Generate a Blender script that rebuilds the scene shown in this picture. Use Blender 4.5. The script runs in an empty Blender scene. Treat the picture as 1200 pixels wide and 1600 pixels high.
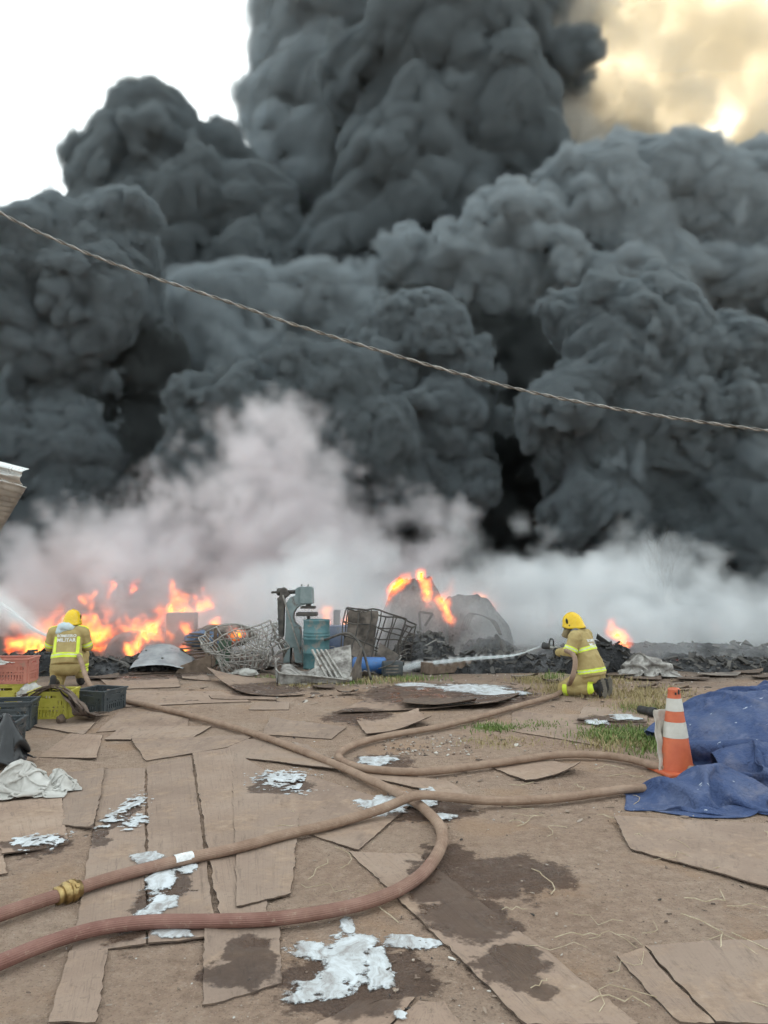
import bpy, bmesh, math, random, time
import numpy as np
from mathutils import Vector, Matrix, noise as mnoise
T0 = time.time()
random.seed(11)
R = math.radians
scene = bpy.context.scene
C = scene.collection

# ------------------------------------------------------------------ camera
F_PX, CX, CY, HZ, CAM_H = 1203.0, 600.0, 800.0, 900.0, 1.75
PITCH = math.atan((HZ - CY) / F_PX)
cam_d = bpy.data.cameras.new('camera')
cam = bpy.data.objects.new('camera', cam_d)
C.objects.link(cam)
cam.location = (0, 0, CAM_H)
cam.rotation_euler = (math.pi / 2 + PITCH, 0, 0)
cam_d.sensor_fit = 'HORIZONTAL'
cam_d.sensor_width = 36.0
cam_d.lens = 36.0 * F_PX / 1200.0
cam_d.clip_start = 0.05
cam_d.clip_end = 3000
scene.camera = cam
scene.render.resolution_x, scene.render.resolution_y = 768, 1024

# ------------------------------------------------------------------ sky, sun, exposure
world = bpy.data.worlds.new('World')
scene.world = world
world.use_nodes = True
wn, wl = world.node_tree.nodes, world.node_tree.links
wn.clear()
SUN_EL, SUN_AZ = R(37), R(22)          # azimuth measured from +Y towards +X
w_out = wn.new('ShaderNodeOutputWorld')
w_bg = wn.new('ShaderNodeBackground')
w_sky = wn.new('ShaderNodeTexSky')
w_sky.sky_type = 'NISHITA'
w_sky.sun_disc = False
w_sky.sun_elevation = SUN_EL
w_sky.sun_rotation = SUN_AZ
w_sky.dust_density = 6.0
w_sky.air_density = 1.2
w_hsv = wn.new('ShaderNodeHueSaturation')
w_hsv.inputs['Saturation'].default_value = 0.35
wl.new(w_sky.outputs[0], w_hsv.inputs['Color'])
w_mix = wn.new('ShaderNodeMix')            # thin high overcast veiling the blue
w_mix.data_type = 'RGBA'
w_mix.inputs['Factor'].default_value = 0.85
wl.new(w_hsv.outputs[0], w_mix.inputs['A'])
w_mix.inputs['B'].default_value = (4.3, 4.75, 4.8, 1)
wl.new(w_mix.outputs['Result'], w_bg.inputs['Color'])
w_bg.inputs['Strength'].default_value = 0.13
wl.new(w_bg.outputs[0], w_out.inputs[0])
sun_d = bpy.data.lights.new('sun', 'SUN')
sun = bpy.data.objects.new('sun', sun_d)
C.objects.link(sun)
sun_d.energy = 3.0
sun_d.angle = R(10)
sun_d.color = (1.0, 0.86, 0.62)
sdir = Vector((math.sin(SUN_AZ) * math.cos(SUN_EL), math.cos(SUN_AZ) * math.cos(SUN_EL), math.sin(SUN_EL)))
sun.rotation_euler = (-sdir).to_track_quat('-Z', 'Y').to_euler()
sun.location = (20, 30, 40)
vs = scene.view_settings
vs.view_transform = 'Standard'
vs.look = 'None'
vs.gamma = 1.0
vs.exposure = 1.42
cy = scene.cycles
cy.use_denoising = True
cy.denoiser = 'OPENIMAGEDENOISE'
cy.use_adaptive_sampling = True
cy.adaptive_threshold = 0.06
cy.max_bounces = 8
cy.diffuse_bounces = 3
cy.glossy_bounces = 3
cy.transparent_max_bounces = 16
cy.volume_bounces = 5
cy.volume_step_rate = 2.0
cy.volume_max_steps = 256

# ------------------------------------------------------------------ measuring helpers (photograph pixels -> metres)
cP, sP = math.cos(PITCH), math.sin(PITCH)
def ray(px, py):
    x, y = (px - CX) / F_PX, (CY - py) / F_PX
    return Vector((x, cP - y * sP, sP + y * cP))
def at(px, py, Y):
    r = ray(px, py)
    return Vector((0, 0, CAM_H)) + r * (Y / r.y)
def gp(px, py, z=0.0):
    r = ray(px, py)
    return Vector((0, 0, CAM_H)) + r * ((z - CAM_H) / r.z)
def at_p(px, py, Y):
    return tuple(at(px, py, Y))
# ------------------------------------------------------------------ numeric noise, mesh builder, materials
_rs = np.random.RandomState(5)
_perm = np.tile(_rs.permutation(256), 3)
_grad = _rs.normal(size=(256, 3)); _grad /= np.linalg.norm(_grad, axis=1)[:, None]
def pn(p, s=1.0, o=0.0):
    """vectorised gradient noise, about -0.7..0.7"""
    p = np.asarray(p, float) * s + o
    i = np.floor(p).astype(int); f = p - i; i &= 255
    u = f * f * f * (f * (f * 6 - 15) + 10)
    r = np.zeros(p.shape[:-1])
    for dx in (0, 1):
        for dy in (0, 1):
            for dz in (0, 1):
                h = _perm[_perm[_perm[i[..., 0] + dx] + i[..., 1] + dy] + i[..., 2] + dz]
                g = _grad[h]
                w = (u[..., 0] if dx else 1 - u[..., 0]) * (u[..., 1] if dy else 1 - u[..., 1]) * (u[..., 2] if dz else 1 - u[..., 2])
                r += w * (g[..., 0] * (f[..., 0] - dx) + g[..., 1] * (f[..., 1] - dy) + g[..., 2] * (f[..., 2] - dz))
    return r
def fbm(p, s=1.0, o=0.0, n=4, g=0.5):
    a, t = 1.0, 0.0
    for k in range(n):
        t = t + a * pn(p, s * 2 ** k, o + 13.7 * k); a *= g
    return t
def gzv(x, y):
    p = np.stack([np.asarray(x, float), np.asarray(y, float), np.zeros_like(np.asarray(x, float))], -1)
    return 0.035 * pn(p, 0.45) + 0.012 * pn(p, 2.1, 7)
def gz(x, y): return float(gzv(np.array([x]), np.array([y]))[0])
def gpt(px, py, dz=0.0):
    v = gp(px, py); v.z = gz(v.x, v.y) + dz
    return v

class MB:
    def __init__(s): s.v, s.f, s.uv = [], [], None
    def add(s, vs, fs):
        b = len(s.v); s.v += [tuple(x) for x in vs]; s.f += [tuple(b + i for i in f) for f in fs]; return s
    def box(s, c, d, M=None):
        c = Vector(c); x, y, z = d[0] / 2, d[1] / 2, d[2] / 2
        vs = [Vector(q) for q in ((-x, -y, -z), (x, -y, -z), (x, y, -z), (-x, y, -z), (-x, -y, z), (x, -y, z), (x, y, z), (-x, y, z))]
        if M is not None: vs = [M @ q for q in vs]
        return s.add([c + q for q in vs], [(0, 3, 2, 1), (4, 5, 6, 7), (0, 1, 5, 4), (1, 2, 6, 5), (2, 3, 7, 6), (3, 0, 4, 7)])
    def bar(s, a, b, w, h=None, up=(0, 0, 1)):
        a, b = Vector(a), Vector(b); d = b - a; L = d.length; d.normalize(); h = h or w
        u = Vector(up)
        if abs(u.dot(d)) > .98: u = Vector((1, 0, 0))
        sx = d.cross(u).normalized(); uz = sx.cross(d)
        M = Matrix((sx, d, uz)).transposed()
        return s.box((a + b) / 2, (w, L, h), M)
    def tube(s, pts, rad, n=8, cap=True, flat=None, round_=False):
        """flat: (direction vector, ratio) squashes the section"""
        pts = [Vector(p) for p in pts]; k = len(pts)
        if not hasattr(rad, '__len__'): rad = [rad] * k
        rad = list(rad)
        if round_:
            d0 = (pts[0] - pts[1]).normalized(); d1 = (pts[-1] - pts[-2]).normalized()
            r0, r1 = rad[0], rad[-1]
            pre = [(pts[0] + d0 * r0 * q, r0 * math.sqrt(1 - q * q)) for q in (.97, .8, .45)]
            post = [(pts[-1] + d1 * r1 * q, r1 * math.sqrt(1 - q * q)) for q in (.45, .8, .97)]
            pts = [q[0] for q in pre] + pts + [q[0] for q in post]; rad = [q[1] for q in pre] + rad + [q[1] for q in post]; k = len(pts)
        t0 = (pts[1] - pts[0]).normalized()
        u = Vector((0, 0, 1)) if abs(t0.z) < .9 else Vector((1, 0, 0))
        u = (u - t0 * u.dot(t0)).normalized()
        vs = []
        for i in range(k):
            t = (pts[min(i + 1, k - 1)] - pts[max(i - 1, 0)])
            t = t.normalized() if t.length > 1e-9 else t0
            u = u - t * u.dot(t); u.normalize(); w = t.cross(u)
            for j in range(n):
                a = 2 * math.pi * j / n
                q = (u * math.cos(a) + w * math.sin(a)) * rad[i]
                if flat: fd = Vector(flat[0]).normalized(); q = q - fd * q.dot(fd) * (1 - flat[1])
                vs.append(pts[i] + q)
        fs = [(i * n + j, i * n + (j + 1) % n, (i + 1) * n + (j + 1) % n, (i + 1) * n + j) for i in range(k - 1) for j in range(n)]
        if cap: fs += [tuple(range(n - 1, -1, -1)), tuple((k - 1) * n + j for j in range(n))]
        return s.add(vs, fs)
    def ell(s, c, r, M=None, n=14, m=9):
        c = Vector(c); vs = [Vector((0, 0, -r[2]))]
        for i in range(1, m):
            p = -math.pi / 2 + math.pi * i / m
            for j in range(n):
                a = 2 * math.pi * j / n
                vs.append(Vector((r[0] * math.cos(p) * math.cos(a), r[1] * math.cos(p) * math.sin(a), r[2] * math.sin(p))))
        vs.append(Vector((0, 0, r[2])))
        if M is not None: vs = [M @ v for v in vs]
        fs = [(0, 1 + (j + 1) % n, 1 + j) for j in range(n)]
        for i in range(m - 2):
            for j in range(n):
                a = 1 + i * n + j; b = 1 + i * n + (j + 1) % n
                fs.append((a, b, b + n, a + n))
        e = len(vs) - 1; q = 1 + (m - 2) * n
        fs += [(q + j, q + (j + 1) % n, e) for j in range(n)]
        return s.add([c + v for v in vs], fs)
    def lathe(s, prof, n=24, c=(0, 0, 0), M=None):
        c = Vector(c); vs = []
        for r, z in prof:
            for j in range(n):
                a = 2 * math.pi * j / n
                v = Vector((r * math.cos(a), r * math.sin(a), z))
                vs.append(c + (M @ v if M is not None else v))
        k = len(prof)
        fs = [(i * n + j, i * n + (j + 1) % n, (i + 1) * n + (j + 1) % n, (i + 1) * n + j) for i in range(k - 1) for j in range(n)]
        return s.add(vs, fs)
    def prism(s, poly, t, f):
        """poly: 2-d outline; f(a, b, c) -> 3-d point, c in {-t/2, t/2}"""
        n = len(poly); vs = [f(a, b, -t / 2) for a, b in poly] + [f(a, b, t / 2) for a, b in poly]
        fs = [tuple(range(n)), tuple(range(2 * n - 1, n - 1, -1))] + [(i, i + n, (i + 1) % n + n, (i + 1) % n) for i in range(n)]
        return s.add(vs, fs)
    def mesh(s, name, smooth=False):
        me = bpy.data.meshes.new(name); me.from_pydata(s.v, [], s.f); me.validate(); me.update()
        if smooth: me.polygons.foreach_set('use_smooth', [True] * len(me.polygons))
        return me
    def build(s, name, mat, parent=None, smooth=False, bevel=0.0):
        me = s.mesh(name, smooth)
        if bevel:
            bm = bmesh.new(); bm.from_mesh(me)
            bmesh.ops.recalc_face_normals(bm, faces=bm.faces)
            ed = [e for e in bm.edges if len(e.link_faces) == 2 and e.calc_face_angle(0) > .6]
            bmesh.ops.bevel(bm, geom=ed, offset=bevel, segments=2, profile=.6, affect='EDGES', clamp_overlap=True)
            bm.to_mesh(me); bm.free()
        return link(name, me, mat, parent)
def link(name, me, mat=None, parent=None):
    o = bpy.data.objects.new(name, me); C.objects.link(o)
    if mat is not None:
        for m in (mat if isinstance(mat, (list, tuple)) else [mat]): me.materials.append(m)
    if parent is not None: o.parent = parent
    return o
def tag(o, label, cat=None, group=None, kind=None):
    o['label'] = label
    if cat: o['category'] = cat
    if group: o['group'] = group
    if kind: o['kind'] = kind
    return o
def thing(name, label, cat, loc=(0, 0, 0), rz=0.0, group=None):
    o = bpy.data.objects.new(name, None); C.objects.link(o)
    o.location = loc; o.rotation_euler = (0, 0, rz); o.empty_display_size = .1
    return tag(o, label, cat, group)
def grid_mesh(name, V, closed=None, uv=False, smooth=True):
    """V: (n, m, 3) array"""
    n, m = V.shape[:2]
    idx = np.arange(n * m).reshape(n, m)
    q = np.stack([idx[:-1, :-1], idx[1:, :-1], idx[1:, 1:], idx[:-1, 1:]], -1).reshape(-1, 4)
    me = bpy.data.meshes.new(name)
    me.from_pydata(V.reshape(-1, 3).tolist(), [], q.tolist())
    if smooth: me.polygons.foreach_set('use_smooth', [True] * len(me.polygons))
    if uv:
        l = me.uv_layers.new(name='UVMap'); a, b = np.meshgrid(np.linspace(0, 1, n), np.linspace(0, 1, m), indexing='ij')
        U = np.stack([a, b], -1).reshape(-1, 2)
        vi = np.empty(len(me.loops), int); me.loops.foreach_get('vertex_index', vi)
        l.data.foreach_set('uv', U[vi].ravel())
    me.update()
    return me
def spline(pts, n):
    """Catmull-Rom through pts, n samples a span"""
    P = [np.array(p, float) for p in pts]; P = [2 * P[0] - P[1]] + P + [2 * P[-1] - P[-2]]; out = []
    for i in range(1, len(P) - 2):
        a, b, c, d = P[i - 1:i + 3]
        for k in range(n):
            t = k / n
            out.append(.5 * (2 * b + (c - a) * t + (2 * a - 5 * b + 4 * c - d) * t * t + (3 * b - a - 3 * c + d) * t ** 3))
    out.append(P[-2])
    return out

class NT:
    """small helper round a node tree"""
    def __init__(s, m): m.use_nodes = True; s.t = m.node_tree; s.n, s.l = s.t.nodes, s.t.links; s.b = s.n.get('Principled BSDF'); s.o = s.n.get('Material Output')
    def put(s, sock, v):
        if v is None: return
        if isinstance(v, (int, float)): sock.default_value = v
        elif isinstance(v, (tuple, list)):
            if len(v) == 3 and len(sock.default_value) == 4: v = (*v, 1)
            sock.default_value = v
        else: s.l.new(v, sock)
    def math(s, op, a, b=None, c=None, clamp=False):
        x = s.n.new('ShaderNodeMath'); x.operation = op; x.use_clamp = clamp
        for i, v in enumerate((a, b, c)): s.put(x.inputs[i], v)
        return x.outputs[0]
    def vm(s, op, a, b=None, out='Vector'):
        x = s.n.new('ShaderNodeVectorMath'); x.operation = op
        s.put(x.inputs[0], a); s.put(x.inputs[1], b)
        return x.outputs[out]
    def noise(s, vec, scale, detail=3, rough=.55, out=0):
        x = s.n.new('ShaderNodeTexNoise'); s.put(x.inputs['Vector'], vec)
        x.inputs['Scale'].default_value = scale; x.inputs['Detail'].default_value = detail; x.inputs['Roughness'].default_value = rough
        return x.outputs[out]
    def ramp(s, f, stops, interp='LINEAR'):
        x = s.n.new('ShaderNodeValToRGB'); s.put(x.inputs[0], f); e = x.color_ramp.elements; x.color_ramp.interpolation = interp
        while len(e) < len(stops): e.new(0.5)
        for k, (p, c) in enumerate(stops):
            e[k].position = p; e[k].color = (*c, 1) if len(c) == 3 else c
        return x.outputs[0]
    def mix(s, f, a, b, blend='MIX'):
        x = s.n.new('ShaderNodeMix'); x.data_type = 'RGBA'; x.blend_type = blend
        s.put(x.inputs['Factor'], f); s.put(x.inputs['A'], a); s.put(x.inputs['B'], b)
        return x.outputs['Result']
    def sstep(s, v, lo, hi):
        x = s.n.new('ShaderNodeMapRange'); x.interpolation_type = 'SMOOTHSTEP'
        s.put(x.inputs[0], v); x.inputs[1].default_value = lo; x.inputs[2].default_value = hi
        return x.outputs[0]
    def bump(s, h, strength, dist, nrm=None):
        x = s.n.new('ShaderNodeBump'); s.put(x.inputs['Height'], h); x.inputs['Strength'].default_value = strength; x.inputs['Distance'].default_value = dist
        if nrm is not None: s.l.new(nrm, x.inputs['Normal'])
        s.l.new(x.outputs[0], s.b.inputs['Normal']); return x.outputs[0]
    def coord(s, k='Object'): return s.n.new('ShaderNodeTexCoord').outputs[k]
    def pos(s): return s.n.new('ShaderNodeNewGeometry').outputs['Position']
def pmat(name, c1, c2, scale=6.0, rough=.8, bump=.3, bscale=40.0, metal=0.0, lo=.35, hi=.65, dirt=None, spec=None, trans=0.0, emis=None):
    m = bpy.data.materials.new(name); t = NT(m); p = t.coord()
    f = t.noise(p, scale, 5, .6)
    col = t.ramp(f, [(lo, c1), (hi, c2)])
    if dirt:
        g = t.sstep(t.noise(t.vm('ADD', p, (3.1, 7.7, 1.3)), dirt[1], 5, .65), dirt[2], dirt[2] + .14)
        col = t.mix(g, col, dirt[0])
    t.put(t.b.inputs['Base Color'], col)
    t.b.inputs['Metallic'].default_value = metal
    t.put(t.b.inputs['Roughness'], t.math('MULTIPLY_ADD', t.noise(p, scale * 2.3, 3), .3, rough - .15, clamp=True))
    if spec is not None: t.b.inputs['Specular IOR Level'].default_value = spec
    if trans: t.b.inputs['Subsurface Weight'].default_value = 0
    if bump: t.bump(t.noise(p, bscale, 4), bump, .01)
    return m
# ------------------------------------------------------------------ ground
STAINS = [(790, 1368, 95, 40), (700, 1340, 40, 26), (560, 1525, 130, 62), (390, 1500, 55, 42), (735, 1440, 75, 45), (810, 1520, 62, 45), (440, 1228, 50, 20), (660, 1262, 95, 20),
          (185, 1285, 16, 45), (600, 1190, 50, 15), (250, 1400, 40, 70), (700, 1086, 150, 22), (560, 1120, 60, 12), (230, 1050, 110, 14), (60, 1325, 50, 16), (420, 1078, 60, 12), (960, 1132, 60, 10), (690, 1380, 45, 40)]
def stain_nodes(t):
    """wet patches lying across boards and soil, in world metres"""
    p = t.pos(); best = None
    nz = t.vm('SCALE', t.vm('SUBTRACT', t.noise(p, 3.2, 5, .65, out='Color'), (.5, .5, .5)), None)
    nz.node.inputs['Scale'].default_value = .55
    q = t.vm('ADD', p, nz)
    for x, y, rx, ry in STAINS:
        c = gp(x, y); d = c.y
        ryw = (gp(x, y - ry).y - gp(x, y + ry).y) / 2
        v = t.vm('MULTIPLY', t.vm('SUBTRACT', q, (c.x, c.y, 0)), (F_PX / (rx * d), 1 / ryw, 0))
        L = t.vm('LENGTH', v, out='Value')
        best = L if best is None else t.math('MINIMUM', best, L)
    wob = t.math('MULTIPLY', t.math('SUBTRACT', t.noise(p, 9, 6, .7), .5), .9)
    return t.math('SUBTRACT', 1.0, t.sstep(t.math('ADD', best, wob), .82, 1.0))
def soot_nodes(t, y0=11.5, y1=16.0):
    p = t.pos(); s = t.n.new('ShaderNodeSeparateXYZ'); t.l.new(p, s.inputs[0])
    k = t.math('ADD', s.outputs['Y'], t.math('MULTIPLY', t.math('SUBTRACT', t.noise(p, .55, 6, .65), .5), 7.0))
    return t.sstep(k, y0, y1)
def ground_material():
    m = bpy.data.materials.new('trodden_red_earth'); t = NT(m); p = t.pos()
    a = t.ramp(t.noise(p, .9, 6, .6), [(.3, (.30, .198, .145)), (.48, (.395, .28, .212)), (.66, (.47, .36, .285))])
    b = t.ramp(t.noise(p, 14, 6, .7), [(.3, (.17, .11, .075)), (.55, (.32, .225, .16)), (.75, (.46, .36, .28))])
    col = t.mix(.55, a, b)
    col = t.mix(t.math('MULTIPLY', t.sstep(t.noise(t.vm('ADD', p, (1, 3, 0)), 48, 6, .75), .52, .68), .55), col, (.15, .10, .07))
    col = t.mix(t.math('MULTIPLY', t.sstep(t.noise(t.vm('ADD', p, (7, 2, 0)), 3.4, 7, .72), .53, .66), .45), col, (.19, .125, .085))
    col = t.mix(t.math('MULTIPLY', t.sstep(t.noise(t.vm('ADD', p, (9, 4, 0)), 1.6, 5, .6), .52, .66), .5), col, (.37, .235, .145))
    grit = t.n.new('ShaderNodeTexVoronoi'); t.put(grit.inputs['Vector'], p); grit.inputs['Scale'].default_value = 55
    col = t.mix(t.math('MULTIPLY', t.math('LESS_THAN', grit.outputs['Distance'], .2), .5), col, t.mix(t.math('GREATER_THAN', t.noise(p, 40, 1), .52), (.13, .085, .06), (.5, .42, .35)))
    soot = soot_nodes(t)
    col = t.mix(t.math('MULTIPLY', soot, .85), col, (.055, .048, .043))
    wet = stain_nodes(t)
    col = t.mix(wet, col, t.mix(1.0, col, (.36, .32, .31), 'MULTIPLY'))
    t.put(t.b.inputs['Base Color'], col)
    t.put(t.b.inputs['Roughness'], t.math('SUBTRACT', .95, t.math('MULTIPLY', wet, t.math('MULTIPLY', t.sstep(t.noise(p, 5, 4), .42, .6), .62))))
    t.b.inputs['Specular IOR Level'].default_value = .4
    h = t.math('ADD', t.noise(p, 24, 8, .7), t.math('MULTIPLY', grit.outputs['Distance'], -.35))
    t.bump(h, .95, .04)
    return m
def axis_(segs):
    out = []
    for a, b, n in segs: out += list(np.linspace(a, b, n, endpoint=False))
    return np.array(out + [segs[-1][1]])
xs = axis_([(-900, -60, 14), (-60, -7, 50), (-7, 7, 280), (7, 60, 50), (60, 900, 14)])
ys = axis_([(-60, 1.5, 40), (1.5, 9, 190), (9, 20, 130), (20, 70, 40), (70, 1500, 16)])
GX, GY = np.meshgrid(xs, ys, indexing='ij')
GZ = gzv(GX, GY)
far_ = np.clip((np.abs(GX) + np.abs(GY - 6) - 10) / 10, 0, 1)
GZ = GZ + (1 - far_) * .006 * fbm(np.stack([GX, GY, 0 * GX], -1), 6.0, 3, n=3)
M_GROUND = ground_material()
ground = link('ground', grid_mesh('ground', np.stack([GX, GY, GZ], -1)), M_GROUND)
ground['kind'] = 'structure'

# ------------------------------------------------------------------ boards laid over the earth
def board_material(name, c1, c2, c3, grain=30.0, wet_dark=(.34, .31, .30)):
    m = bpy.data.materials.new(name); t = NT(m); p = t.pos(); uv = t.coord('UV')
    inf = t.n.new('ShaderNodeObjectInfo').outputs['Random']
    st = t.vm('MULTIPLY', uv, (grain, 1.6, 1)); st = t.vm('ADD', st, t.vm('SCALE', (1, 1, 1), None))
    g = t.noise(st, 1.0, 6, .7)
    a = t.ramp(t.noise(p, 1.3, 6, .65), [(.32, c1), (.5, c2), (.68, c3)])
    col = t.mix(t.math('MULTIPLY', t.sstep(g, .5, .66), .4), a, tuple(.62 * x for x in c1))
    d = t.noise(t.vm('ADD', p, (5, 1, 2)), 11, 7, .72)
    col = t.mix(t.math('MULTIPLY', t.sstep(d, .5, .72), .55), col, (.40, .29, .215))
    col = t.mix(t.math('MULTIPLY', t.sstep(t.noise(p, 34, 5, .7), .53, .68), .55), col, (.16, .11, .08))
    col = t.mix(t.math('MULTIPLY', inf, .55), col, (.24, .185, .15))
    col = t.mix(t.math('MULTIPLY', t.sstep(t.noise(t.vm('ADD', t.vm('MULTIPLY', uv, (7, 1.2, 1)), p), 1.4, 6, .7), .54, .68), .5), col, (.13, .095, .075))
    col = t.mix(t.math('MULTIPLY', t.sstep(t.noise(t.vm('ADD', p, (2, 6, 0)), 2.3, 7, .7), .49, .62), .7), col, t.ramp(t.noise(p, 14, 6, .7), [(.3, (.2, .135, .095)), (.55, (.34, .24, .172)), (.75, (.46, .36, .28))]))
    soot = soot_nodes(t, 12.5, 19)
    col = t.mix(t.math('MULTIPLY', soot, .7), col, (.06, .05, .045))
    wet = stain_nodes(t)
    col = t.mix(wet, col, t.mix(1.0, col, wet_dark, 'MULTIPLY'))
    t.put(t.b.inputs['Base Color'], col)
    t.put(t.b.inputs['Roughness'], t.math('SUBTRACT', .9, t.math('MULTIPLY', wet, t.math('MULTIPLY', t.sstep(t.noise(p, 4, 4), .42, .6), .66))))
    t.b.inputs['Specular IOR Level'].default_value = .4
    t.bump(t.math('ADD', g, t.math('MULTIPLY', d, .8)), .5, .012)
    return m
M_BOARD = board_material('dusty_board', (.265, .18, .132), (.335, .238, .18), (.40, .30, .23))
M_BOARD2 = board_material('dusty_dark_board', (.215, .146, .11), (.28, .198, .15), (.345, .255, .196), 12)
M_EDGE = pmat('broken_board_edge', (.07, .05, .04), (.16, .11, .08), 20, .9)
B_GROUP = 'weathered boards laid over the dirt yard'
def board(quad, label, thick=.008, lift=.005, curl=(0, 0, 0, 0), rag=.016, mat=None, seed=0, group=None, name='board', n=18, droop=.008):
    """quad: ground pixels near-left, near-right, far-right, far-left; curl lifts each corner (m)"""
    q = [np.array(gp(*c)[:2]) for c in quad]
    L1 = np.linalg.norm(q[3] - q[0]); L2 = np.linalg.norm(q[1] - q[0])
    nu = int(max(6, min(44, L2 / .035))); nv = int(max(6, min(60, L1 / .04)))
    u, v = np.meshgrid(np.linspace(0, 1, nu), np.linspace(0, 1, nv), indexing='ij')
    X = sum(w[..., None] * c for w, c in (((1 - u) * (1 - v), q[0]), (u * (1 - v), q[1]), (u * v, q[2]), ((1 - u) * v, q[3])))
    # ragged outline
    P3 = np.stack([X[..., 0], X[..., 1], np.full(u.shape, seed * 3.3)], -1)
    edge = np.maximum(np.abs(u - .5), np.abs(v - .5)) * 2
    k = np.clip((edge - .8) / .2, 0, 1)
    X = X + k[..., None] * rag * np.stack([fbm(P3, 5, 2), fbm(P3, 5, 31)], -1) * .7 + (edge > .99)[..., None] * rag * .9 * np.stack([fbm(P3, 22, 3), fbm(P3, 22, 51)], -1)
    w = [((1 - u) * (1 - v)), u * (1 - v), u * v, (1 - u) * v]
    cz = sum(c * ww ** 2.2 for c, ww in zip(curl, w))
    z = gzv(X[..., 0], X[..., 1]) + lift + thick + cz + droop * fbm(P3, 1.3, 9, n=2)
    top = np.concatenate([X, z[..., None]], -1)
    bot = top.copy(); bot[..., 2] -= thick
    me = grid_mesh(name, top, uv=True, smooth=False)
    bm = bmesh.new(); bm.from_mesh(me)
    bm.faces.ensure_lookup_table()
    ul = bm.loops.layers.uv.active
    bv = [bm.verts.new(c) for c in bot.reshape(-1, 3)]
    bm.verts.ensure_lookup_table()
    idx = np.arange(nu * nv).reshape(nu, nv); off = nu * nv
    loop = list(idx[:, 0]) + list(idx[-1, 1:]) + list(idx[-2::-1, -1]) + list(idx[0, -2:0:-1])
    vv = list(bm.verts)
    for i in range(len(loop)):
        a, b = loop[i], loop[(i + 1) % len(loop)]
        f = bm.faces.new((vv[a], vv[off + a], vv[off + b], vv[b])); f.material_index = 1
    for i in range(nu - 1):
        for j in range(nv - 1):
            a = [off + idx[i, j], off + idx[i, j + 1], off + idx[i + 1, j + 1], off + idx[i + 1, j]]
            bm.faces.new([vv[c] for c in a]).material_index = 1
    bm.normal_update(); bm.to_mesh(me); bm.free()
    o = link(name, me, [mat or M_BOARD, M_EDGE])
    tag(o, label, 'board', group or B_GROUP)
    return o
LB = 'weathered brown board lying among others on the dirt yard'
LP = 'long narrow weathered plank beside the foam-filled gap'
LF = 'thin dusty sheet board lying flat past the hose bend'
boards = [
 ([(112, 1487), (228, 1478), (226, 1202), (163, 1205)], 'long plank blotched with dark wet marks and froth, first from the white sack'), ([(232, 1478), (338, 1466), (298, 1186), (230, 1200)], 'long plank with foam along its edge, second from the white sack'),
 ([(343, 1440), (420, 1430), (360, 1178), (301, 1183)], 'long clean plank, third from the white sack'),
 ([(74, 1604), (151, 1604), (168, 1487), (108, 1490)], 'narrow plank end poking past the two hoses at the plank row'),
 ([(317, 1571), (442, 1538), (434, 1452), (319, 1456)], 'half-wet board whose corner lies beside the big foam splash'),
 ([(3, 1343), (106, 1322), (96, 1248), (-30, 1256)], 'board with a frothy wet edge in front of the white sack'),
 ([(98, 1293), (146, 1303), (163, 1206), (98, 1210)], 'small cracked board between the white sack and the plank row'),
 ([(-40, 1380), (10, 1371), (4, 1322), (-40, 1320)], LB),
 ([(820, 1606), (1000, 1606), (650, 1335), (545, 1331)], 'long diagonal board darkened by a wet stain'),
 ([(1062, 1604), (1118, 1604), (1005, 1492), (964, 1500)], 'narrow board strip beside the wide smooth board pair'),
 ([(1121, 1604), (1390, 1604), (1300, 1462), (1009, 1489)], 'wide smooth board with long scratches'),
 ([(985, 1332), (1240, 1404), (1260, 1290), (960, 1286)], 'large buried board flush with the soil below the tarpaulin'),
 ([(480, 1606), (606, 1606), (650, 1562), (560, 1572)], 'splintered board stub below the big foam splash'),
 ([(612, 1606), (728, 1606), (692, 1580), (655, 1570)], LB),
 ([(228, 1192), (352, 1174), (404, 1150), (204, 1160)], 'thin dusty board meeting the far ends of the long planks'), ([(163, 1158), (294, 1160), (332, 1136), (192, 1138)], 'thin dusty board with a cracked edge, second beyond the long planks'), ([(150, 1145), (292, 1136), (300, 1113), (186, 1114)], 'thin board with a lifted edge, third beyond the long planks'),
 ([(165, 1107), (393, 1097), (345, 1081), (192, 1080)], 'long thin board under the hose next to the black crate'), ([(174, 1079), (282, 1074), (276, 1056), (152, 1060)], 'thin damp board beyond the black crate'), ([(203, 1056), (284, 1051), (272, 1040), (190, 1042)], 'wet board reflecting the fire beyond the firefighter by the crates'),
 ([(388, 1110), (452, 1109), (452, 1099), (398, 1099)], LB), ([(408, 1150), (518, 1155), (542, 1138), (422, 1124)], LB),
 ([(300, 1180), (545, 1210), (480, 1165), (355, 1155)], LB), ([(560, 1215), (745, 1252), (700, 1222), (590, 1205)], LB),
 ([(800, 1143), (938, 1166), (922, 1120), (800, 1114)], 'flat dusty board just behind the kneeling firefighter with the nozzle'),
 ([(902, 1129), (1010, 1131), (1016, 1108), (912, 1108)], 'smooth brown board beside the loose coupling end'),
 ([(440, 1290), (560, 1330), (640, 1262), (480, 1220)], LB),
 ([(370, 1425), (455, 1400), (470, 1240), (362, 1180)], 'broad board between the plank row and the hose crossing'),
 ([(60, 1185), (150, 1190), (160, 1150), (110, 1148)], LB),
 ([(285, 1062), (330, 1064), (318, 1050), (280, 1048)], LB), ([(10, 1130), (130, 1150), (150, 1130), (60, 1115)], LB),
]
for i, (q, lb) in enumerate(boards):
    board(q, lb, seed=i + 1, lift=.002 + .003 * (i % 4), mat=M_BOARD2 if i % 5 in (1, 4) else M_BOARD, curl=tuple(random.choice((0, 0, 0, 0, .012, .025)) for _ in range(4)))
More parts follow.
